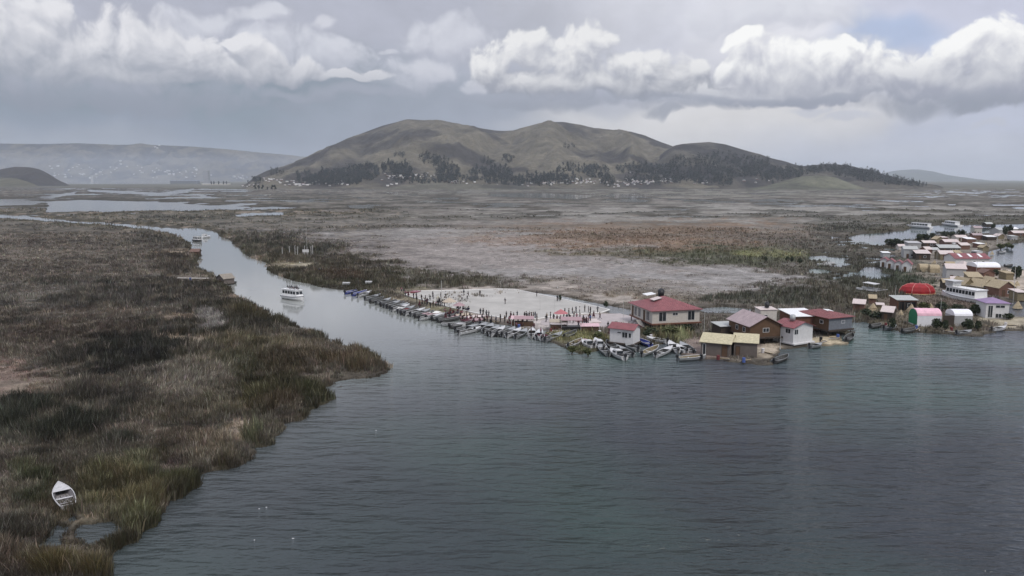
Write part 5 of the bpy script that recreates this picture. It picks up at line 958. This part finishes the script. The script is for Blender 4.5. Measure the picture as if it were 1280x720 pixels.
CLU = [ # where, default tops, pose, points, skirts
 ("in the foursome at the pitch's near edge", 'black maroon maroon navy', 'stand', [(633,398),(638.5,398.5),(642,399),(646.5,397)]),
 ("in the dense knot at the pitch's near edge", 'black black navy black maroon black navy black', 'stand', [(655.5,399),(657.8,398),(660,399.3),(662,398),(664.5,400),(667,399),(669,398.2),(671,401.5)]),
 ("in the row at the pitch's village corner", 'black black black navy white black grey black brown', 'stand', [(706,394),(711,394),(715.5,392),(720,391.5),(724.5,391.5),(731,389.5),(735.5,391),(738,392),(717.5,397)]),
 ("behind the pink awning", 'black maroon brown grey', 'walk', [(712,401),(742,397),(750,399),(747,391)]),
 ('beside the pink-awning stall on the plaza', 'maroon red maroon black pink blue', 'stand', [(723,409),(728,407),(730.5,405.5),(733,406),(735.5,404),(738,402)]),
 ('crouching around the low pink stalls', 'maroon red black pink maroon red black', 'sit', [(634,405.5),(638,406.5),(641,405.5),(645,407.5),(651,407.5),(656,406.5),(659,404.5)]),
 ('crouching by the beige-awning stall', 'black maroon maroon red', 'sit', [(688.5,411),(693,413),(702,413),(705.5,411)]),
 ('sitting by the knee-high stall nearest the white cabin', 'maroon black pink', 'sit', [(731,413),(741,414),(743.5,411.5)]),
 ("in the line sitting along the pitch", 'black black black navy black black navy black', 'sit', [(571.5,386.3),(573.5,386),(575.8,387),(578,387.8),(580,388),(582,388.6),(584.5,388.8),(586,388.4)]),
 ("in the foursome beside the sitting line", 'black black grey grey', 'stand', [(600.5,394),(604,394.5),(608,396.5),(611,396.8)]),
 ("in the dark knot near the white pole", 'black navy black black maroon black', 'stand', [(546.5,382),(548.5,381),(550.5,382.8),(552.5,382.3),(555.5,383),(549.5,379.5)]),
 ('in the scattered group left of the dark knot', 'black black maroon black grey', 'stand', [(527,375.5),(532,377),(533.5,381.5),(537.5,376),(541.5,374)]),
 ("in the pair near the pitch's far corner", 'black grey', 'stand', [(517,373.5),(520.5,373)]),
 ("in the magenta-clothed group at the far corner", 'pink maroon pink navy', 'walk', [(507,370),(510.5,371),(502,366),(505,367.5)]),
 ("standing behind the middle mooring row", 'maroon red maroon red brown maroon', 'stand', [(561.5,397.5),(563,394),(572.5,393.5),(576,396),(583,398.5),(557,399)]),
 ('sitting among the cloths behind the middle mooring row', 'maroon pink red brown pink cream', 'sit', [(567,392),(578,392.5),(588,400),(595,398),(600,402.5),(607,401)]),
 ('on the grassy shore above the cluster of boats', 'maroon grey pink', 'stand', [(667.5,413),(664,418),(676,419)]),
 ('beside the door end of the white cabin', 'black maroon', 'stand', [(760,411),(762,419)]),
 ("walking above the downstream boats", 'maroon black navy', 'walk', [(600,406),(606,405),(592,406.5)]),
]
for where, tops, pose, pp in CLU:
    tops = tops.split(); order = sorted(range(len(pp)), key=lambda i: pp[i][0])
    for rank, i in enumerate(order):
        c = tops[i % len(tops)]; verb = {'stand': 'standing', 'walk': 'walking', 'sit': 'sitting'}[pose]; sk = c in ('pink', 'maroon') and pose != 'sit' and i % 2
        person(pp[i][0], pp[i][1], c, 'black' if i % 2 else 'navy', 'point' if (pose == 'stand' and i == 3) else pose, f"{ORD[rank]} person from the left {where}, in {c}", 'spectators at the sports ground', skirt=c if sk else None, hat=(i % 3 == 1))
for (px, py, c, pose, lab) in [(600,370.5,'black','stand','person in black standing alone in the middle of the pale pitch'),(631.5,380,'grey','walk','person in grey walking alone across the near middle of the pitch'),(580,369,'navy','walk','farther of two figures in the left half of the pitch, dressed in navy'),(585.5,371,'grey','walk','grey figure closest to the navy player in the left half of the pitch'),(577.5,376,'white','walk','player in white nearest the seated line'),(584,374,'white','stand','player in white between the navy player and the seated line'),(541,371.5,'grey','stand','grey figure standing beside the white pole'),(557,372,'white','walk','pale figure just right of the white pole'),(551,373.5,'black','stand','dark figure at the foot of the white pole'),
                            (682.5,402.5,'black','walk','person in black walking past the near corner of the pitch'),(683.5,399.5,'cream','stand','person in cream right behind the walker in black'),(696.5,376.5,'black','stand','lone dark figure beyond the pitch by the stream'),(671,370.5,'navy','stand','lone navy figure on the far side of the stream'),(402,340,'black','stand','dark figure on the pale landing beside the tall mast'),(399,340.5,'navy','stand','navy figure on the pale landing beside the tall mast'),(395,340,'brown','stand','brown-clothed figure on the pale landing beside the tall mast')]:
    person(px, py, c, 'black', pose, lab)
CROWD = {'in the crowd sitting behind the middle boats': ('sit', [(556 + i * 3.1, 390 + (i * 7 % 5) * 1.7 + i * .55) for i in range(17)]), "standing before the pitch's village corner": ('stand', [(688 + i * 4.1, 399.5 + (i * 5 % 4) * 1.6) for i in range(13)]), 'standing along the shore above the downstream boats': ('stand', [(609 + i * 5.5, 402.5 + (i % 3) * .9) for i in range(10)]), 'milling at the upstream corner of the pitch': ('walk', [(521 + i * 3.4, 378 + (i * 3 % 4) * 1.5 + i * .6) for i in range(9)])}
for where, (pose, pp) in CROWD.items():
    for i, (x, y) in enumerate(pp):
        c = ['black', 'maroon', 'navy', 'brown', 'black', 'red', 'grey', 'black', 'pink'][(i * 5 + len(pp)) % 9]; person(x, y, c, 'black', pose, f'{ORD[i]} person from the left {where}', 'packed crowd round the pitch', skirt='maroon' if c == 'red' and pose != 'sit' else None, hat=i % 3 == 0)
# riders on the tour boat roof
t_, zr, x0, x1, rz = TB
for i, (fx, fy, c) in enumerate([(.22,-.5,'black'),(.30,.4,'navy'),(.36,-.4,'black'),(.56,.3,'black'),(.62,-.5,'maroon'),(.68,.5,'black'),(.74,-.1,'grey')]):
    p = Matrix.Translation(t_.location) @ Matrix.Rotation(rz, 4, 'Z') @ Vector((x0 + (x1 - x0) * fx, fy, zr)); person(0, 0, c, 'black', 'sit', f'person in {c} sitting on the tour boat roof, {ORD[i]} from the stern', 'passengers on the tour boat roof', loc=tuple(p), rz=rz - 1.2, seed=i)
def bundle_proto():
    t = thing('reed_stack', '', 'reed stack', (0, 0, 0)); r_ = random.Random(4)
    mb = MB(); mb.rings([[(rr * math.cos(a * .7854) * (1 + .2 * r_.random()), rr * math.sin(a * .7854) * (1 + .2 * r_.random()), z_) for a in range(8)] for rr, z_ in ((1.1, 0), (.75, .8), (.35, 1.6), (.12, 2.1))]); mb.obj('bundle', TANR, t)
    MB().rings([[(.86 * math.cos(a * .7854), .86 * math.sin(a * .7854), z_) for a in range(8)] for z_ in (.66, .78)]).obj('binding', WOODB, t); return t
bt = bundle_proto(); first = True
SPOT = [(1091,388,'beside the low pale shelter'),(1098,391,'behind the low pale shelter'),(1126,393,'before the open brown shed'),(1134,396,'between the open shed and the rosy tent'),(1139,390,'at the corner of the open shed'),(1152,390,'right of the open brown shed'),(1163,385,'under the red dome'),(1172,388,'nearest the bow of the double-deck boat'),(1184,392,'behind the mat screen'),(1222,399,'on the shore left of the purple roof'),(1228,392,'at the back of the white-topped tent'),(1266,396,'right of the purple-roofed house'),(1272,385,'at the right edge behind the purple roof'),(1246,375,'before the brownish hut'),(1222,373,'before the second ochre hut'),(1214,347,'by the tall tan sloping roof'),(1248,357,'between the gabled huts'),(1262,361,'beside the lean-to at the right edge'),(1271,357,'at the right edge by the lean-to'),(1180,346,'left of the grey-white house'),(1186,353,'in front of the grey-white house'),(1176,333,'behind the tan tunnels'),(1168,330,'between tunnels and ochre house'),(1204,327,'left of the long red hall'),(1240,318,'behind the white moored launch'),(1210,318,'before the shack with the white roof'),(1232,306,'below the bright white hut roof'),(1198,298,'by the far hedge'),(1212,297,'right of the far hedge'),(1233,297,'beside the pink-roofed house')]
for i, (px, py, wh) in enumerate(SPOT[::2]):
    g = G(px, py, .3); lab = f'tan cone of stacked reeds {wh}'; rr = random.Random(i)
    if first: t = bt; t.location = (g[0], g[1], .28); t['label'] = lab; first = False
    else: t = dup(bt, (g[0], g[1], .28), i * 1.1, lab)
    k = .5 + .45 * rr.random(); t.scale = (k * 1.3, k, k)
PLS = [(1044,424,'on the reed islet below the dark red roof'),(1030,428,'at the near tip of the reed islet'),(962,442,'on the islet right of the yellow roofs'),(905,449,'in front of the pale door'),(930,451,'before the narrow yellow-roofed hut'),(870,447,'left of the wide yellow-roofed hut'),(806,423,'between the white house and the big red house'),(1187,415,'on the shore before the mat screen'),(1150,413,'below the green tent end'),(1232,408,'on the straw shore before the purple roof'),(1262,407,'at the right end of the straw shore'),(1106,407,'below the dark board hut'),(237,350,'on the peat landing by the jetty'),(222,318,'on the farther peat landing'),(745,419,'on the grass left of the white cabin'),(690,417,'on the grass below the beige awning'),(655,411,'on the grass below the pink awning'),(620,403,'behind the middle boats')]
for i, (px, py, wh) in enumerate(PLS):
    g = G(px, py, .3); t = thing('plank_heap', f'small heap of grey planks and drums {wh}', 'planks', (g[0], g[1], .3), i * .9); rr = random.Random(i + 50)
    for k in range(4): a_ = rr.uniform(-.4, .4); x = rr.uniform(-.3, .3); mb = MB().tube((x - 1.2 * math.cos(a_), -1.2 * math.sin(a_) + k * .16, .06 + .07 * k), (x + 1.2 * math.cos(a_), 1.2 * math.sin(a_) + k * .16, .06 + .07 * k), .08, n=4); mb.obj('plank', [WOODG, CREAM, WOODD, TANR][k], t)
    MB().tube((.9, .9, 0), (.9, .9, .85), .3, n=10).obj('drum', [BLUE, DARK, CL['white'], CL['red']][i % 4], t)
for i, (x0, y0, x1, y1, st, lab) in enumerate([(1088,411,1101,408.5,'dark','dark skiff at the shore left of the dark board hut'),(1105,413,1120,411,'grey','grey skiff before the dark board hut'),(1128,417,1144,414,'dark','dark skiff below the green tent end'),(1196,419,1214,417.5,'grey','grey skiff before the white-topped tent'),(1240,415,1257,412.5,'white','white-rimmed skiff at the straw shore'),(1230,385,1243,383,'white','white-rimmed skiff tied behind the purple roof'),(1256,334,1266,333,'dark','dark skiff at the right lagoon near the white barrel roof'),(1248,317,1257,316,'white','white-rimmed skiff at the end of the spit'),(1156,300,1165,299,'white','white-rimmed skiff floating before the lagoon hedge'),(1170,291,1178,290.6,'grey','grey skiff out on the far lagoon'),(1012,436,1027,434,'grey','grey skiff moored under the white lake cabin islet'),(1058,428,1066,420,'dark','dark skiff tied beside the dark grey stilt house'),(968,455,985,448,'dark','dark skiff tied to the islet right of the yellow roofs')]):
    a, b = G(x0, y0), G(x1, y1); rz_, ln = heading(a, b); t = dup(PROT[st][0], (a[0], a[1], .08), rz_, lab, 'boats moored in the village'); t.scale = (min(ln, 7.2) / PROT[st][1], .9, .95)
for i, (px, py, h, lab) in enumerate([(779,402,5,'thin wooden pole left of the big red house'),(880,418,5,'thin pole between the big red house and the board house'),(975,436,4,'leaning mooring pole by the islet'),(1067,412,4,'mooring pole at the marsh corner of the dark red house'),(1118,385,6,'thin pole at the left end of the open brown shed'),(1175,398,5,'thin pole by the mat screen'),(1266,380,8,'tall thin pole at the right edge behind the purple roof'),(1220,345,7,'thin pole before the white barrel roof'),(1170,335,7,'thin pole among the tan tunnel huts'),(1192,312,7,'thin pole over the long grey roof'),(1210,300,7,'thin pole at the far back of the village')]): pole(px, py, h, lab, .05)
# ---------------------------------------------------------------- bushes and trees
def leafcloud(mb_v, mb_f, c, rx, ry, rz, n, ls, r):
    for _ in range(n):
        while True:
            p = r.uniform(-1, 1, 3); q = (p ** 2).sum()
            if q < 1 and r.random() < .25 + .75 * q: break
        o = np.array(c) + p * (rx, ry, rz); d1 = r.normal(0, 1, 3); d1 /= np.linalg.norm(d1); d2 = np.cross(d1, r.normal(0, 1, 3)); d2 /= np.linalg.norm(d2); s_ = ls * (.5 + r.random())
        b = len(mb_v); mb_v.extend([o - d1 * s_, o + d2 * s_ * .7, o + d1 * s_, o - d2 * s_ * .7]); mb_f.append((b, b + 1, b + 2, b + 3))
def tree_proto(name, kind_, h, w, lobes, nleaf, ls, m, seed, trunk=True, narrow=False):
    r = np.random.default_rng(seed); t = bpy.data.objects.new(name, None); COL.objects.link(t)
    v = []; f = []
    for k in range(lobes):
        a_ = r.random() * 6.28; rr = w * .5 * r.random() * .55; zc = h * (.35 + .5 * (k + .5) / lobes) if trunk else h * (.3 + .3 * r.random()); s_ = w * .5 * (.45 + .3 * r.random()) * (1.1 - .45 * (k / lobes) if narrow else 1)
        leafcloud(v, f, (math.cos(a_) * rr, math.sin(a_) * rr, zc), s_, s_, s_ * (1.1 if narrow else .75), nleaf // lobes, ls, r)
    me = bpy.data.meshes.new('crown' if trunk else 'foliage'); me.from_pydata([tuple(map(float, p)) for p in v], [], f); me.materials.append(m); o = bpy.data.objects.new(me.name, me); COL.objects.link(o); o.parent = t
    mb = MB()
    mb.tube((0, 0, -.5), (0, 0, h * .45), w * .045 + .03, w * .03, n=6)
    for k in range(3): a_ = k * 2.1 + r.random(); mb.tube((0, 0, h * (.15 + .08 * k)), (math.cos(a_) * w * .3, math.sin(a_) * w * .3, h * (.5 + .1 * k)), w * .022 + .01, w * .012, n=5)
    mb.obj('trunk' if trunk else 'stem', mat('bark', (.09,.07,.055), .9, .3, 3), t); return t
LEAF = mat('bush_leaves', (.042,.055,.028), .8, .45, .8); LEAF2 = mat('dark_leaves', (.024,.032,.024), .85, .45, .05); LEAF3 = mat('olive_leaves', (.09,.10,.04), .8, .4, .8)
bushes = [(1116,309,22,4.6,0,'dark round bush at the lagoon edge, nearer the marsh'),(1131,309,14,4.2,0,'dark round bush at the lagoon edge beside the cream hut'),(1150,302,11,4.6,0,'dark bush at the start of the lagoon hedge'),(1157,302,11,4.6,0,'dark bush in the lagoon hedge next to the grey box house'),(1165,299,8,4,0,'dark bush standing behind the pale pink roof'),(1181,297,11,4,0,'dark bush at the near end of the far hedge'),(1190,297,11,4,0,'dark bush in the middle of the far hedge'),(1201,297,11,5,0,'taller dark bush ending the far hedge'),
 (1241,290,7,6,0,'dark conical tree left of the grey gabled house'),(1257,294,8,6,0,'dark tree right of the grey gabled house'),(1263,292,7,6,0,'dark tree behind the rust-walled house at the right shore'),(1270,349,13,4.8,0,'round green bush beside the reed huts at the right edge'),(1259,309,10,2.4,1,'low olive shrub on the spit at the right lagoon'),(1251,311,12,2.6,1,'low olive shrub under the tall bleached post'),
 (1264,311,8,2.4,1,'end shrub on the tip of the spit'),(1245,345,12,2.6,0,'dark shrub under the white barrel roof'),(1256,345,10,2.4,0,'dark shrub at the corner of the white barrel roof'),(1115,412,11,3,0,'dark shrub in front of the dark board hut'),(1209,413,14,2.8,0,'dark shrub before the white-topped tent'),(1222,414,10,2.6,0,'dark shrub at the corner of the white-topped tent'),(1171,412,12,2.8,0,'dark shrub at the foot of the rosy tent'),(1181,413,10,2.6,0,'dark shrub before the mat screen'),
 (1096,400,18,2.2,0,'spreading shrub behind the dark board hut'),(1083,396,16,2.2,0,'shrub below the small rust-red hut'),(1155,388,18,2.2,1,'rusty shrub right of the open brown shed'),(1176,388,18,2.4,0,'shrub in front of the double-deck boat'),(1195,391,18,2.4,0,'shrub between the double-deck boat and the tents'),(1219,394,14,3,0,'dark shrub between the white tent and the purple roof'),(1261,399,14,1.6,0,'low dark shrub beside the purple-roofed house'),
 (840,420,26,2.4,1,'yellowish shrub behind the tangle of boats'),(812,421,20,2.2,0,'dark shrub under the big red house'),(860,416,16,2.,0,'dark shrub at the right foot of the big red house'),(700,376.5,5,2,0,'tiny dark bush on the bank beyond the pitch'),(757,385,6,2,0,'dark bush on the bank of the stream'),(746,423,16,1.6,1,'olive shrub left of the white cabin'),(715,441,14,1.5,1,'olive shrub on the shore islet'),(735,444,14,1.5,1,'olive shrub at the tip of the shore islet'),(984,327,5,2.4,0,'little dark bush left in the bright green clearing'),(990,328,5,2.6,0,'little dark bush amid the bright green clearing'),(1000,330,6,2.6,0,'little dark bush right in the bright green clearing'),(957,327,5,2.2,0,'lone dark bush at the start of the green clearing')]
BP = {}
for i, (px, py, wp, h, st, lab) in enumerate(bushes):
    g = G(px, py, .3); w = wp * g[1] / FP
    key = (st, 0 if h < 3.2 else 1)
    if key not in BP: BP[key] = tree_proto('shrub', '', 1., 1., 6, 420, .085, LEAF3 if st else LEAF, 30 + len(BP), trunk=False); t = BP[key]; tag(t, lab, 'shrub'); t.location = (g[0], g[1], .25)
    else: t = dup(BP[key], (g[0], g[1], .25), i * 1.7, lab)
    t.scale = (w * 1.05, w * .9, h * 1.15)
# ---------------------------------------------------------------- trees and villages under the hills
TP = [tree_proto('hill_tree', '', 20 + 5 * k, 9 + 2 * k, 5, 150, 1.5, LEAF2, 60 + k, narrow=k != 1) for k in range(3)]
for t in TP: tag(t, 'dark tree on the lower slopes of the broad hill behind the marsh', 'tree', 'trees below the hill')
GROVE = [(345,216,10,4,6),(320,228,10,4,7),(384,224,14,8,26),(415,222,18,10,60),(440,220,16,12,56),(460,216,14,10,44),(400,226,16,6,30),(490,212,14,8,30),(505,214,10,8,28),(520,226,30,5,24),(570,226,24,6,24),(620,222,20,9,26),(700,226,30,6,30),(820,226,40,5,30),(535,200,14,6,14),(553,205,14,6,14),(560,218,16,9,34),(600,218,14,8,22),(625,216,14,9,22),(640,228,20,5,18),(660,226,16,6,20),(680,228,14,5,12),(690,222,20,5,12),(610,203,8,5,6),(635,200,8,5,8),(720,212,24,6,20),(745,216,16,8,22),(760,228,8,7,12),(800,212,30,7,36),(825,214,20,7,22),(850,222,30,7,26),(880,222,20,9,24),(905,226,14,7,18),(1000,214,30,5,20),(940,205,24,9,26),(900,200,20,8,22),(1040,211,24,4,22),(1080,218,24,5,26),(980,217,24,7,24),(850,205,14,8,14),(870,205,12,10,14),(895,212,14,9,18),(925,215,20,8,26),(950,214,20,8,22),(970,222,20,8,16),(1090,222,20,6,24),(1060,217,20,5,14),(1120,227,22,5,24),(1145,231,16,3,10),(1020,214,24,4,10),(710,184,8,3,3),(500,195,8,3,3)]
mass_v = []; mass_f = []; r = np.random.default_rng(5); ntree = 0; first = 3
for (px, py, rx, ry, n) in GROVE:
    for k in range(n * 3):
        a_ = r.random() * 6.28; q = math.sqrt(r.random()); x = px + math.cos(a_) * q * rx; y = min(py + math.sin(a_) * q * ry, 234.6); p = main_at(x, y)
        if p is None: continue
        sc_ = .55 + .5 * r.random()
        if k < n * .30 and ntree < 230:
            pr = TP[int(r.integers(3))]
            if first > 0: pr = TP[3 - first]; first -= 1; t = pr; t.location = p - Vector((0, 0, 1)); t.scale = (sc_,) * 3
            else: t = dup(pr, p - Vector((0, 0, 1)), r.random() * 6, 'dark tree on the lower slopes of the broad hill behind the marsh'); t.scale = (sc_, sc_, sc_ * (.8 + .5 * r.random()))
            ntree += 1
        else:
            w = 5 * sc_ * (.8 + .6 * r.random()); leafcloud(mass_v, mass_f, (p.x, p.y, p.z + 9 * sc_), w, w, 11 * sc_, 34, 1.7, r)
o = mesh_np('woodland', np.array(mass_v), np.array(mass_f), None, LEAF2); kind(o, 'stuff', 'dense dark woods on the lower slopes of the hill')
# village houses
HM = []
for k, (wm, rm_) in enumerate([(CREAM, WROOF), (GREYW, PALER), (BRICK, GROOF), (WHITE, PINKR)]):
    t = thing('hillside_house', 'tiny pale house in the village strung along the foot of the hill', 'house', (0, 0, 0), 0, 'houses at the foot of the hill'); MB().box(-5, 5, -4, 4, -2, 3.2).obj('wall', wm, t)
    MB().slab([(-5.5, -4.5, 3.1), (5.5, -4.5, 3.1), (5.5, 0, 5.2), (-5.5, 0, 5.2)], .2).slab([(5.5, 4.5, 3.1), (-5.5, 4.5, 3.1), (-5.5, 0, 5.2), (5.5, 0, 5.2)], .2).obj('roof', rm_, t); HM.append(t)
VIL = [(335,225,16,4,14),(365,229,14,4,12),(400,229,22,3,14),(320,232,12,2,6),(385,231,14,2,6),(500,221,24,3,30),(530,220,14,4,12),(565,227,10,3,14),(430,231,20,3,6),(500,232,30,2,5),(600,230,30,3,8),(690,229,40,3.5,30),(740,228,30,3,18),(800,228,34,4,42),(830,225,20,4,20),(765,232,30,2,8),(870,229,20,3,5),(787,215,6,2,2),(955,226,18,3,5),(650,232,20,2,4)]
cnt = 0
for (px, py, rx, ry, n) in VIL:
    for k in range(n):
        x = px + r.normal() * rx * .5; y = min(py + r.normal() * ry * .5, 234.8); p = main_at(x, y)
        if p is None: continue
        s_ = .42 + .42 * r.random() ** 2; i = int(r.integers(4))
        if cnt < 4: t = HM[cnt]; t.location = p + Vector((0, 0, 1)); t.rotation_euler.z = r.normal() * .6
        else: t = dup(HM[i], p + Vector((0, 0, 1)), r.normal() * .6, 'tiny pale house in the village strung along the foot of the hill')
        t.scale = (s_ * 1.2, s_, s_); cnt += 1
# far town under the left plateau: big blocks that still read
def far_block(px, py, w, d, h, wm, rm_, lab, Y=None, name='town_block'):
    a0, y0, _ = ray(px, HZ); Y = Y or 5000; X = a0 / y0 * Y; t = thing(name, lab, 'building', (X, Y, 0.5)); MB().box(-w/2, w/2, -d/2, d/2, 0, h).obj('wall', wm, t); MB().box(-w/2 - 1, w/2 + 1, -d/2 - 1, d/2 + 1, h + .02, h + 2.).obj('roof', rm_, t); return t
far_block(231, 226, 190, 60, 22, BLUEGREY, mat('pale_blue_roof', (.55,.62,.75), .5, .1, .05), 'long low building with a pale blue roof beyond the marsh', 5600)
far_block(258.5, 226, 38, 40, 96, mat('tower_wall', (.30,.31,.33), .8, .15, .1), GREYW, 'lone grey tower block beyond the marsh', 6000)
far_block(115, 222, 20, 20, 75, GREYW, GREYW, 'slim pale tower in the distant town', 9000)
far_block(270, 229, 150, 30, 8, CREAM, WROOF, 'low white shed beside the lone tower block', 4300)
tb = thing('town_house', 'tiny white house in the distant town under the far plateau', 'house', (0, 0, 0), 0, 'houses of the distant town'); MB().box(-12, 12, -10, 10, -3, 11).obj('wall', WHITE, tb); MB().slab([(-13, -11, 12), (13, -11, 12), (13, 11, 14), (-13, 11, 14)], .8).obj('roof', WROOF, tb); ft = True
for (px, py, rx, ry, n) in [(110,214,60,6,26),(70,220,40,3,10),(200,213,60,7,22),(150,208,60,6,10),(235,218,40,4,10),(300,222,18,3,8),(200,184,6,3,3)]:
    for k in range(n):
        p = far_at(px + r.normal() * rx * .5, py + r.normal() * ry * .5)
        if p is None: continue
        s_ = .6 + 1.0 * r.random() ** 2
        if ft: t = tb; t.location = p; ft = False
        else: t = dup(tb, p, r.normal() * .5, 'tiny white house in the distant town under the far plateau')
        t.scale = (s_,) * 3
# trees standing on the plain in front of the hill
def plain_tree(px, py, Y, h, lab, k=1):
    a0, y0, _ = ray(px, HZ); t = dup(TP[k], Vector((a0 / y0 * Y, Y, .3)), px, lab); t.scale = (h / 22,) * 3; t['group'] = 'trees on the plain'
for px in (318, 323, 328, 334, 340, 343): plain_tree(px, 237, 2150, 17 if px != 334 else 11, 'dark tree in the little clump standing in the marsh before the hill')
for px in (264, 267, 273, 279, 283): plain_tree(px, 230, 4200, 26, 'dark tree in the clump beside the lone grey tower block', 0)
# flat foam flecks floating on the near water
for i, (px, py) in enumerate([(324,636),(333,634),(366,673),(318,675),(470,538)]):
    g = G(px, py, 0); o = MB().blob((0, 0, .006), .07 + .03 * (i % 3), .06, .008, i, 8, 5, .25).obj('foam_fleck', WHITE); o.location = (g[0], g[1], 0); tag(o, 'small white fleck floating on the dark water', 'foam', 'white flecks on the water')
